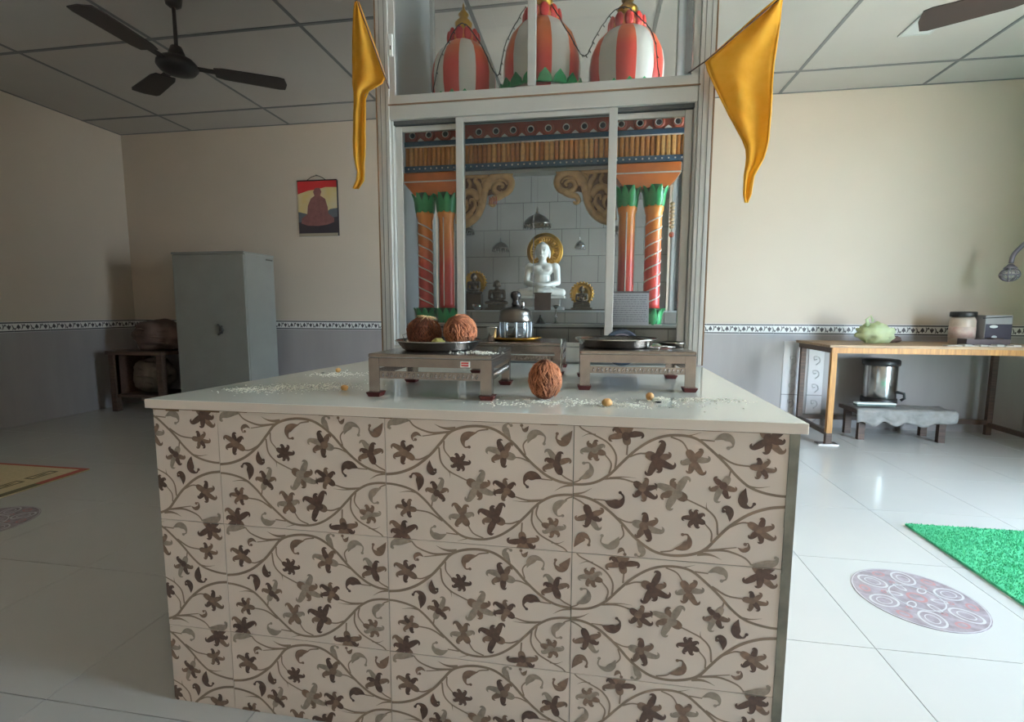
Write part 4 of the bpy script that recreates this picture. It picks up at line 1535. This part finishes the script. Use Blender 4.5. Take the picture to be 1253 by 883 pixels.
MB().box(-.010, .010, -.003, .003, .004, .0055, M=Matrix.Rotation(.4, 4, 'Z')).build('flap', M_wpaint, t)

# twisted thread on the rear stool's corner
pts = [(-.096 + .0016 * math.sin(k * 1.9), 1.688 + .001 * math.cos(k * 2.3), AS + .130 - k * .0105) for k in range(12)]
tag(MB().tube(catmull(pts, 3), .0022, 6).build('white_thread', mat('white_thread', rgb(216, 214, 206), .6)), 'twisted white thread hanging down the corner of the rear stool', 'thread')

# nuts, chips and rice
def nut(x, y, s, label):
    m = MB().ell((0, 0, 0), (s * 1.25, s, s), 14, 10)
    for i, v in enumerate(m.v):
        k = 1 + .10 * noise.noise(Vector(v) * 150 + Vector((x * 50, 0, 0)))
        m.v[i] = (v[0] * k, v[1] * k, v[2] * k)
    tag(m.build('nut', M_nut, None, (x, y, AS + s * .95), (0, 0, x * 9)), label, 'nut', 'nuts scattered on the slab')


nut(.046, 1.166, .0105, 'brown nut by the thin rice trail, nearest the slab edge')
nut(.158, 1.268, .0105, 'brown nut with a pile of rice against it, by the stool')
nut(-.688, 1.268, .0085, 'pale brown nut lying by the leg of the stool with a sticker')
nut(-.912, 1.64, .0085, 'reddish nut in the patch of rice at the far slab corner')
for k, (x, y) in enumerate(((.175, 1.235), (-.95, 1.60))):
    tag(MB().ell((0, 0, 0), (.008, .004, .002), 10, 6).build('dark_seed', M_black, None, (x, y, AS + .002), (0, 0, k * 1.3)),
        ('black seed next to the brown nut with rice' if k == 0 else 'black seed in the rice patch at the far slab corner'), 'seed', 'seeds on the slab')

grain = MB()


def scatter(cx, cy, sx, sy, n_, z=AS, heap=0):
    for i in range(n_):
        x, y = rnd.gauss(cx, sx), rnd.gauss(cy, sy)
        if not (AXL + .02 < x < AXR - .01 and AF + .0 < y < 2.03) and z == AS:
            continue
        h = heap * max(0, 1 - ((x - cx) / (2 * sx)) ** 2 - ((y - cy) / (2 * sy)) ** 2) * rnd.random()
        a = rnd.uniform(0, PI)
        d = Vector((math.cos(a), math.sin(a), rnd.uniform(-.2, .3) if heap else 0)) * .0034
        c = Vector((x, y, z + .0011 + h))
        u = Vector((-d.y, d.x, 0)).normalized() * .0011
        w = Vector((0, 0, .0011))
        grain.add([c - d, c + u, c + w, c - u, c - w, c + d], [(0, 2, 1), (0, 3, 2), (0, 4, 3), (0, 1, 4), (5, 1, 2), (5, 2, 3), (5, 3, 4), (5, 4, 1)])


for a in ((-.03, 1.20, .08, .02, 160, AS, 0), (-.11, 1.185, .02, .012, 90, AS, .004), (.085, 1.175, .025, .012, 170, AS, .007), (.185, 1.262, .016, .012, 170, AS, .010),
          (.275, 1.285, .026, .010, 200, AS, .006), (.35, 1.29, .03, .012, 80, AS, .003), (.10, 1.21, .12, .03, 120, AS, 0),
          (-.80, 1.30, .06, .03, 220, AS, .002), (-.92, 1.25, .05, .04, 240, AS, .003), (-.87, 1.58, .05, .04, 200, AS, .002), (-.75, 1.33, .05, .04, 120, AS, 0), (-.97, 1.22, .03, .015, 140, AS, .004),
          (-.20, 1.15, .04, .015, 60, AS, 0)):
    scatter(*a)
tag(grain.build('rice_grains', M_rice), 'white rice grains strewn over the white altar slab', 'rice', None, 'stuff')
grain = MB()
for a in ((-.30, 1.27, .03, .02, 90, ST, .001), (-.28, 1.25, .02, .02, 70, ST, 0)):
    scatter(*a)
tag(grain.build('rice_grains', M_rice), 'sprinkle of rice on the stool that carries the coconuts', 'rice', None, 'stuff')


# ------------------------------------------------------------------ yellow flags
def ray_room(px, py):
    """direction (room frame) of a photo pixel"""
    d = _rt * ((px - IW / 2) / F_PX) + _up * ((IH / 2 - py) / F_PX) + _fw
    return d


def at_y(px, py, y):
    d = ray_room(px, py)
    return Vector((0, 0, CAM_H)) + d * (y / d.y)


def flag(rows, y, label, stick, amp, lean=.0):
    t = thing('flag', label, 'flag', at_y(rows[-1][1], rows[-1][0], y), 0, 'yellow flags on the shrine')
    o0 = t.location.copy()
    L = []
    # resample rows
    ys = [r[0] for r in rows]
    nrow, nc = 46, 12
    vs, fs = [], []
    for i in range(nrow + 1):
        yy = ys[0] + (ys[-1] - ys[0]) * i / nrow
        k = max(j for j in range(len(ys)) if ys[j] <= yy + 1e-6)
        k = min(k, len(ys) - 2)
        q = (yy - ys[k]) / (ys[k + 1] - ys[k])
        a = rows[k][1] * (1 - q) + rows[k + 1][1] * q
        b = rows[k][2] * (1 - q) + rows[k + 1][2] * q
        for c in range(nc + 1):
            s = c / nc
            x = a + (b - a) * s
            p = at_y(x, yy, y) - o0
            p.y += amp * math.sin(s * 7.5 + i * .10) * min(1, (b - a) / 25 + .25) + lean * s + .004 * noise.noise(Vector((s * 4, i * .3, y)))
            vs.append(p)
    for i in range(nrow):
        for c in range(nc):
            a = i * (nc + 1) + c
            fs.append((a, a + 1, a + nc + 2, a + nc + 1))
    cl = MB().add(vs, fs, 0, True).build('cloth', M_yflag, t)
    md = cl.modifiers.new('t', 'SOLIDIFY')
    md.thickness = .0008
    # hem along both long edges
    hm = MB()
    for c in (0, nc):
        hm.tube([vs[i * (nc + 1) + c] for i in range(0, nrow + 1, 2)], .0045, 6, flat=(1, .4))
    hm.build('hem', M_yflag, t)
    MB().tube([at_y(*p, yy) - o0 for p, yy in stick], .0028, 8).build('stick', M_dwood, t)
    return t


flag([(2, 435, 438), (25, 432, 446), (60, 430.5, 459), (97, 431, 472), (103, 431, 466), (109, 432, 454), (116, 433, 447), (170, 433, 447.5), (192, 434, 447), (205, 437, 445), (215, 440, 446), (224, 436, 445), (231, 433, 438)], 2.03,
     'narrow yellow cloth flag hanging folded from the shrine post towards the calendar', [((476, 108), 2.10), ((472, 96), 2.03), ((437, 1), 2.03), ((434, -8), 2.03)], .010)
flag([(-2, 952, 957), (20, 925, 955), (45, 897, 952), (75, 863, 947), (100, 874, 944.5), (140, 893, 942), (178, 913, 938), (200, 914, 931), (212, 911, 922), (238, 910, 918), (248, 912, 914)], 2.02,
     'wide yellow triangular flag hanging from the shrine post over the bare wall', [((843, 89), 2.10), ((863, 75), 2.02), ((957, -4), 2.02), ((962, -9), 2.02)], .008)

# ------------------------------------------------------------------ ceiling fans
def ceiling_fan(x, y, ang, label, pitch=-.05):
    t = thing('ceiling_fan', label, 'fan', (x, y, CZ), ang, 'ceiling fans')
    MB().lathe([(.0001, 0), (.045, 0), (.050, -.03), (.042, -.07), (.020, -.085), (.0001, -.086)], 24).build('canopy', M_fan, t)
    MB().tube([(0, 0, -.08), (0, 0, -.33)], .011, 12).build('down_rod', M_fan, t)
    MB().lathe([(.0001, -.30), (.030, -.31), (.045, -.35), (.050, -.37), (.090, -.385), (.112, -.41), (.114, -.43), (.095, -.455), (.05, -.47), (.0001, -.472)], 32).build('motor', M_fan, t)
    for k in range(3):
        R_ = Matrix.Rotation(2 * PI * k / 3, 4, 'Z')
        bl = MB().prism([(.20, -.055), (.25, -.070), (.57, -.082), (.605, -.072), (.618, 0), (.605, .072), (.57, .082), (.25, .070), (.20, .055)], -.003, .003, 'z', M=R_ @ Matrix.Translation((0, 0, -.425)) @ Matrix.Rotation(pitch, 4, 'X')).build('blade', M_fan, t)
        MB().box(.085, .24, -.022, .022, -.005, .005, .002, M=R_ @ Matrix.Translation((0, 0, -.420)) @ Matrix.Rotation(pitch, 4, 'X')).build('blade_iron', M_fan, bl)
    return t


ceiling_fan(-2.56, 2.80, math.radians(32), 'dark brown three-blade ceiling fan over the grey cupboard side of the room')
ceiling_fan(2.22, 2.72, math.radians(155), 'dark brown three-blade ceiling fan above the green mat and table side', .22)

# ------------------------------------------------------------------ cupboard and bedding in the corner
t = thing('steel_cupboard', 'grey steel cupboard with one door handle standing against the cream wall', 'cupboard', (-3.70, 4.475, 0))
cw, cd_, ch = .395, .225, 1.635
MB().box(-cw, cw, -cd_ + .02, cd_, .06, ch - .02, .004).build('body', M_cup, t)
MB().box(-cw - .006, cw + .006, -cd_ - .002, cd_ + .004, ch - .022, ch, .004).build('top', M_cup, t)
d2 = MB().box(-cw + .004, cw - .004, -cd_, -cd_ + .02, .08, ch - .03, .003).build('door', M_cup, t)
MB().box(.085, .125, -cd_ - .004, -cd_, .835, .915, .002).build('lock_plate', M_handle, d2)
MB().tube([(.085, -cd_ - .010, .925), (.150, -cd_ - .03, .872), (.085, -cd_ - .012, .826)], .011, 8).build('handle', M_handle, d2)
MB().box(-cw + .01, cw - .01, -cd_ + .03, cd_ - .01, 0, .06).build('plinth', M_handle, t)
MB().box(cw + .001, cw + .006, .10, .20, ch - .06, ch - .045).build('vent_slot', M_handle, t)

t = thing('side_table', 'dark wooden side table in the corner beside the grey cupboard', 'table', (-4.62, 4.46, 0))
MB().box(-.36, .32, -.20, .26, .60, .64, .006).build('tabletop', M_dwood, t)
for sx, sy in ((-.30, -.16), (.27, -.16), (-.30, .22), (.27, .22)):
    MB().box(sx - .03, sx + .03, sy - .03, sy + .03, 0, .60).build('leg', M_dwood, t)
MB().box(-.30, .27, -.18, .24, .155, .18).build('shelf', M_dwood, t)
MB().box(-.29, -.27, -.17, .23, .18, .6).build('side_board', M_dwood, t)


def bundle(name, loc, r, m_, label, seed):
    m = MB().ell((0, 0, 0), r, 40, 24)
    for i, v in enumerate(m.v):
        V_ = Vector((v[0] / r[0], v[1] / r[1], v[2] / r[2]))
        e = .75
        V_ = Vector([math.copysign(abs(c) ** e, c) for c in V_])
        n_ = 1 + .22 * noise.noise(V_ * 1.7 + Vector((seed, 0, 0))) + .08 * noise.noise(Vector((V_.x * 2, V_.y * 2, V_.z * 7 + seed)))
        z = V_.z * n_ * r[2]
        m.v[i] = (V_.x * n_ * r[0], V_.y * n_ * r[1], max(z, -r[2]))
    t_ = thing(name, label, 'bedding', loc)
    m.build('folded_cloth', m_, t_)
    for k in range(3):
        z = r[2] * (-.45 + .42 * k)
        w = math.sqrt(1 - (z / r[2]) ** 2)
        pts = [(r[0] * w * 1.02 * math.cos(a), r[1] * w * 1.02 * math.sin(a) , z + .01 * math.sin(3 * a + k)) for a in [2 * PI * i / 24 for i in range(25)]]
        MB().tube(pts, .012, 6).build('fold_edge', m_, t_)


bundle('bedding_bundle', (-4.49, 4.48, .64 + .158), (.27, .19, .158), M_cloth_b, 'brown blanket bundle heaped on the dark side table', 1)
bundle('bedding_bundle', (-4.63, 4.49, .18 + .18), (.195, .125, .18), M_cloth_g, 'dusty grey blanket bundle stuffed on the lower shelf of the side table', 4)

# ------------------------------------------------------------------ wall calendar
t = thing('wall_calendar', 'hanging calendar with a seated figure under a red and yellow sky', 'calendar', (-2.853, BY - .012, 1.845))
cwid, chgt = .222, .57
cal = MB().box(-cwid, cwid, 0, .008, 0, chgt, mi=0).build('sheet', [M_paper], t)


def flat(name, pts, m_, y):
    return MB().prism(pts, -y, -y + .0006, 'y').build(name, m_, t)


c_red = mat('calendar_red', rgb(176, 38, 40), .6)
c_yel = mat('calendar_yellow', rgb(206, 178, 110), .6, color2=rgb(196, 186, 160), noise_scale=5)
c_skin = mat('calendar_figure', rgb(128, 84, 80), .6, noise_amt=.3, noise_scale=20)
c_dark = mat('calendar_ground', rgb(52, 44, 50), .6)
c_hill = mat('calendar_hill', rgb(84, 92, 96), .6)
c_strip = mat('calendar_strip', rgb(150, 140, 120), .6)
flat('sky', [(-cwid, .2), (cwid, .2), (cwid, .50), (.1, .505), (0, .485), (-.1, .475), (-cwid, .44)], c_yel, .0006)
flat('red_sky', [(-cwid, .44), (-.1, .475), (0, .485), (.1, .505), (cwid, .50), (cwid, chgt), (-cwid, chgt)], c_red, .0007)
flat('hill', [(-cwid, .10), (cwid, .10), (cwid, .29), (.14, .28), (.06, .22), (-.1, .23), (-cwid, .26)], c_hill, .0008)
flat('ground', [(-cwid, .035), (cwid, .035), (cwid, .20), (.12, .19), (0, .12), (-.12, .16), (-cwid, .15)], c_dark, .0010)
pts = []
fig = [(-.02, .50), (.03, .50), (.05, .46), (.035, .42), (.09, .385), (.115, .30), (.12, .235), (.185, .185), (.18, .145), (.10, .12), (.0, .11), (-.12, .115), (-.19, .14), (-.185, .19), (-.12, .235), (-.11, .32), (-.075, .39), (-.03, .42), (-.045, .46)]
flat('seated_figure', fig[::-1], c_skin, .0014)
flat('bottom_strip', [(-cwid, 0), (cwid, 0), (cwid, .035), (-cwid, .035)], c_strip, .0012)
MB().box(-cwid - .004, cwid + .004, -.004, .010, chgt, chgt + .012, .002).build('metal_strip', M_black, t)
MB().box(cwid, cwid + .012, -.001, .009, .005, chgt).build('page_edge', c_dark, t)
MB().tube(catmull([(-.11, 0, chgt + .01), (-.06, 0, chgt + .04), (0, 0, chgt + .055), (.05, 0, chgt + .04), (.10, 0, chgt + .01)], 5), .0035, 6).build('hanger', M_black, t)
MB().tube([(0, .010, chgt + .055), (0, -.008, chgt + .058)], .005, 8).build('nail', M_handle, t)

# ------------------------------------------------------------------ wooden table by the back wall and what is on and under it
t = thing('wooden_table', 'long wooden table with yellow front leg against the dado wall', 'table', (1.90, 4.14, 0))
TL, TD, TZ = 1.60, .64, .812
MB().box(-.02, TL, 0, TD, TZ - .022, TZ, .003).build('tabletop', M_ply, t)
MB().box(0, TL - .02, .004, .024, TZ - .065, TZ - .022).build('apron', M_wood, t)
MB().box(.0, .022, .024, TD - .02, TZ - .065, TZ - .022).build('apron', M_dwood, t)
for x, y, mm in ((.012, .030, M_wood), (.015, TD - .045, M_dwood), (TL - .05, .030, M_wood), (TL - .05, TD - .045, M_dwood)):
    lg = MB().box(x, x + .042, y, y + .036, .010 if y < .1 else 0, TZ - .022, .002).build('leg', mm, t)
    if y < .1:
        MB().box(x - .001, x + .043, y - .001, y + .037, .010, .095).build('foot_sleeve', M_dwood, lg)
        MB().box(x - .06, x + .09, y - .02, y + .06, 0, .010).build('foot_plate', M_steel_r, lg)
for x in (.022, TL - .045):
    MB().box(x, x + .025, .066, TD - .045, .07, .11).build('stretcher', M_dwood, t)
MB().box(.057, TL - .05, TD - .04, TD - .015, .09, .13).build('stretcher', M_dwood, t)

# plastic bag
def lump(name, loc, r, m_, label, cat, seed, rough=.3, freq=2.2):
    m = MB().ell((0, 0, 0), r, 36, 22)
    for i, v in enumerate(m.v):
        V_ = Vector((v[0] / r[0], v[1] / r[1], v[2] / r[2]))
        n_ = 1 + rough * noise.noise(V_ * freq + Vector((seed, 0, 0))) + rough * .5 * noise.noise(V_ * freq * 2.3 + Vector((0, seed, 0)))
        m.v[i] = (V_.x * n_ * r[0], V_.y * n_ * r[1], max(V_.z * n_ * r[2], -r[2] * .92))
    t_ = thing(name, label, cat, (loc[0], loc[1], loc[2] + r[2] * .92))
    m.build('crumpled_body', m_, t_)
    return t_


b_ = lump('plastic_bag', (2.36, 4.46, TZ), (.135, .09, .085), M_bag, 'pale green plastic bag slumped on the wooden table', 'bag', 3, .35)
MB().tube([(-.06, -.02, .05), (-.085, -.03, .12), (-.05, -.02, .15), (-.03, -.02, .10)], [.02, .012, .008, .012], 8, flat=(1, .3)).build('bag_handle', M_bag, b_)
lump('dark_cloth', (2.55, 4.58, TZ), (.075, .06, .03), M_cloth_b, 'small crumpled brown rag behind the plastic bag', 'cloth', 6, .3)

t = thing('plastic_jar', 'cream plastic jar with dark lid on the table by the dark box', 'jar', (3.04, 4.52, TZ))
MB().lathe([(.0001, 0), (.078, 0), (.082, .006), (.084, .19), (.076, .21), (.068, .222), (.0001, .222)], 32).build('body', M_jar, t)
MB().lathe([(.084, .222), (.086, .226), (.086, .258), (.080, .264), (.0001, .265)], 32).build('lid', M_black, t)
MB().lathe([(.0835, .05), (.0850, .05), (.0852, .14), (.0838, .14)], 32, cap=False).build('label_band', mat('jar_label', rgb(190, 150, 140), .5, color2=rgb(214, 200, 186), noise_scale=20), t)
t = thing('cardboard_box', 'grey box with a dark printed panel beside the cream jar', 'box', (3.235, 4.50, TZ))
MB().box(-.095, .095, -.07, .07, 0, .235, .003).build('body', mat('box_grey', rgb(150, 146, 146), .6), t)
m = MB().box(-.090, .094, -.0725, -.070, .045, .165, mi=0)
m.add([(-.035 + .03 * math.cos(a), -.0732, .145 + .012 * math.sin(a)) for a in [2 * PI * k / 12 for k in range(12)]], [tuple(range(12))], 1)
m.add([(-.025 + .02 * math.cos(a), -.0732, .062 + .012 * math.sin(a)) for a in [2 * PI * k / 12 for k in range(12)]], [tuple(range(12))], 1)
m.build('printed_panel', [mat('box_dark', rgb(58, 52, 66), .5), M_rubber_w], t)
MB().box(-.1, .098, -.074, -.066, .215, .222, M=Matrix.Rotation(-.06, 4, 'Y')).build('flap_edge', M_black, t)
t = thing('flat_tray', 'low dark tray of small packets in front of the cream jar', 'tray', (3.10, 4.36, TZ))
MB().box(-.16, .14, -.05, .05, 0, .008, .002).box(-.16, .14, -.05, -.042, .008, .05).box(-.16, -.152, -.042, .05, .008, .05).box(.132, .14, -.042, .05, .008, .05).build('tray', mat('tray_brown', rgb(88, 74, 76), .5), t)
for k in range(3):
    MB().box(-.14 + k * .09, -.07 + k * .09, -.03, .04, .008, .045 + .006 * k, .004).build('packet', M_dwood, t)
m = MB()
for k in range(14):
    x = 2.72 + k * .055
    m.box(x, x + .05, 4.17 + rnd.uniform(-.01, .01), 4.23, TZ, TZ + .004 + rnd.random() * .012, .002)
tag(m.build('newspaper_sheet', mat('newsprint', rgb(206, 200, 190), .8, noise_amt=.25, noise_scale=40)), 'crumpled strip of newspaper along the table edge', 'newspaper')

# low bench with cloth, steel canister, board
t = thing('low_bench', 'low wooden bench under the table draped with a grey cloth', 'bench', (2.58, 4.50, 0))
MB().box(-.36, .36, -.14, .16, .225, .255, .004).build('seat', M_dwood, t)
for sx in (-.30, .30):
    for sy in (-.10, .12):
        MB().box(sx - .025, sx + .025, sy - .02, sy + .02, 0, .225).build('leg', M_dwood, t)
MB().box(-.28, .28, -.11, -.09, .15, .19).build('stretcher', M_dwood, t)
# draped cloth: heightfield that falls over the front edge
vs, fs = [], []
nx, ny = 40, 20
for j in range(ny + 1):
    for i in range(nx + 1):
        x = -.37 + .74 * i / nx
        s = .36 * j / ny
        n1 = noise.noise(Vector((x * 9, s * 12, 2)))
        n2 = noise.noise(Vector((x * 22, s * 20, 7)))
        if s < .20:
            vs.append((x, .06 - s, .260 + .010 * (n1 + .6) + .004 * n2 + .004))
        else:
            vs.append((x, -.152 - .012 * (1 + n1), .268 - (s - .20) * (.75 + .35 * n1) + .004))
for j in range(ny):
    for i in range(nx):
        a = j * (nx + 1) + i
        fs.append((a, a + 1, a + nx + 2, a + nx + 1))
dc = MB().add(vs, fs, 0, True).build('bench_cloth', mat('grey_cloth', rgb(150, 146, 142), .9, noise_amt=.3, noise_scale=20), None, (2.58, 4.50, 0))
md = dc.modifiers.new('t', 'SOLIDIFY'); md.thickness = .004
tag(dc, 'crumpled grey cloth spread over the low bench', 'cloth')
t = thing('steel_canister', 'tall shiny steel canister with black lid and base under the table', 'canister', (2.505, 4.60, .284))
MB().lathe([(.0001, 0), (.128, 0), (.132, .006), (.130, .045), (.122, .05)], 36).build('base', M_black, t)
MB().lathe([(.120, .05), (.122, .054), (.122, .33), (.120, .335)], 40).build('body', M_steel, t)
MB().lathe([(.130, .33), (.136, .336), (.136, .372), (.126, .382), (.0001, .384)], 36).build('lid', M_black, t)
MB().tube([(.12, -.03, .10), (.17, -.045, .09), (.175, -.047, .05), (.15, -.04, .03)], .012, 8).build('side_handle', M_black, t)
t = thing('white_board', 'pale board lying on the low bench under the canister shadow', 'board', (2.36, 4.40, .306))
t.rotation_euler = (0, 0, .03)
MB().box(-.14, .16, -.03, .03, .0, .012, .002).build('board', M_rubber_w, t)
MB().box(-.138, .158, -.028, .028, -.016, .0).build('underside', mat('dark_green_board', rgb(70, 84, 78), .6), t)

# wall lamp at the edge of the room
t = thing('wall_lamp', 'curved-arm wall lamp with a small round caged glass', 'lamp', (RX, 4.50, 1.95))
MB().lathe([(.0001, 0), (.05, 0), (.05, .012), (.03, .02), (.0001, .021)], 20, M=Matrix.Rotation(-PI / 2, 4, 'Y')).build('wall_plate', M_mauve, t)
gx, gz = 3.325 - RX, 1.372 - 1.95
MB().tube(catmull([(-.01, 0, 0), (-.12, 0, .0), (-.24, 0, -.08), (-.32, 0, -.24), (gx + .02, 0, gz + .17), (gx, 0, gz + .09)], 6), [.016] * 31, 10).build('arm', M_mauve, t)
MB().lathe([(.014, .085), (.026, .07), (.040, .056), (.043, .048), (.0001, .048)], 24, c=(gx, 0, gz)).build('lamp_cap', M_mauve, t)
MB().ell((gx, 0, gz), (.058, .058, .050), 24, 14).build('globe', glass_mat('globe_glass', (.92, .93, .95), .12, .25), t)
cg = MB()
for k in range(4):
    a = PI * k / 4
    cg.tube([(gx + .061 * math.cos(a) * math.cos(b), .061 * math.sin(a) * math.cos(b), gz + .053 * math.sin(b)) for b in [2 * PI * i / 20 for i in range(21)]], .004, 5)
cg.tube([(gx + .062 * math.cos(b), .062 * math.sin(b), gz) for b in [2 * PI * i / 24 for i in range(25)]], .005, 5)
cg.build('wire_cage', M_mauve, t)

# ------------------------------------------------------------------ mats
t = thing('green_mat', 'bright green artificial turf mat on the sunny floor', 'mat', (1.60, 1.15, .0005))
gw, gh = 2.15, 1.475
m = MB().box(0, gw, 0, gh, 0, .010, mi=0)
m.build('backing', M_grass, t)
tf = MB()
for i in range(26000):
    x, y = rnd.uniform(0, min(gw, 1.3)), rnd.uniform(.45, gh)
    a = rnd.uniform(0, PI)
    dx, dy = math.cos(a) * .0022, math.sin(a) * .0022
    lx, ly = rnd.uniform(-.004, .004), rnd.uniform(-.004, .004)
    tf.add([(x - dx, y - dy, .0095), (x + dx, y + dy, .0095), (x + lx, y + ly, .0095 + rnd.uniform(.006, .011))], [(0, 1, 2)])
tag(tf.build('turf_blades', M_grass, t), kind='stuff')

t = thing('floor_rug', 'cream rug with red and olive border on the dim floor', 'rug', (-4.60, .90, .0005))
rw, rh = 1.305, 1.752
M_rcream = mat('rug_cream', rgb(206, 190, 150), .95, noise_amt=.15, noise_scale=60)
M_rred = mat('rug_red', rgb(178, 92, 78), .95, noise_amt=.2, noise_scale=60)
M_rolive = mat('rug_olive', rgb(112, 104, 78), .95, noise_amt=.2, noise_scale=60)
M_rgreen = mat('rug_green', rgb(84, 112, 62), .95, noise_amt=.2, noise_scale=60)
MB().box(0, rw, 0, rh, 0, .008).build('pile', M_rcream, t)
m = MB()
b = .05
nseg = 6
for k in range(nseg):
    ya, yb_ = rh * k / nseg, rh * (k + 1) / nseg
    m.box(rw - b, rw, ya, yb_, .008, .0095, mi=k % 2)
    m.box(0, b, ya, yb_, .008, .0095, mi=k % 2)
    xa, xb_ = b + (rw - 2 * b) * k / nseg, b + (rw - 2 * b) * (k + 1) / nseg
    m.box(xa, xb_, 0, b * .6, .008, .0095, mi=1)
    m.box(xa, xb_, rh - b * .45, rh, .008, .0095, mi=1)
m.build('border', [M_rolive, M_rred], t)
m = MB()
for k in range(9):
    y = rh - .12 - k * .19
    m.box(rw - .16, rw - .148, y - .11, y + .04, .008, .0092)
    m.box(rw - .215, rw - .203, y - .11, y + .04, .008, .0092)
    m.box(rw - .203, rw - .16, y + .030, y + .04, .008, .0092)
    m.box(rw - .203, rw - .16, y - .11, y - .10, .008, .0092)
    m.prism([(rw - .19, y - .035), (rw - .181, y - .085), (rw - .172, y - .035), (rw - .181, y + .015)], .008, .0091)
m.build('chain_motif', M_rolive, t)
m = MB()
for k in range(8):
    cx, cy = rw - .40, rh - .35 - k * .22
    for q in range(6):
        a = 2 * PI * q / 6 + k
        m.prism([(cx + .02 * math.cos(a + .6), cy + .02 * math.sin(a + .6)), (cx + .10 * math.cos(a), cy + .10 * math.sin(a)), (cx + .02 * math.cos(a - .6), cy + .02 * math.sin(a - .6))][::-1], .008, .0092)
m.build('leaf_motif', M_rgreen, t)
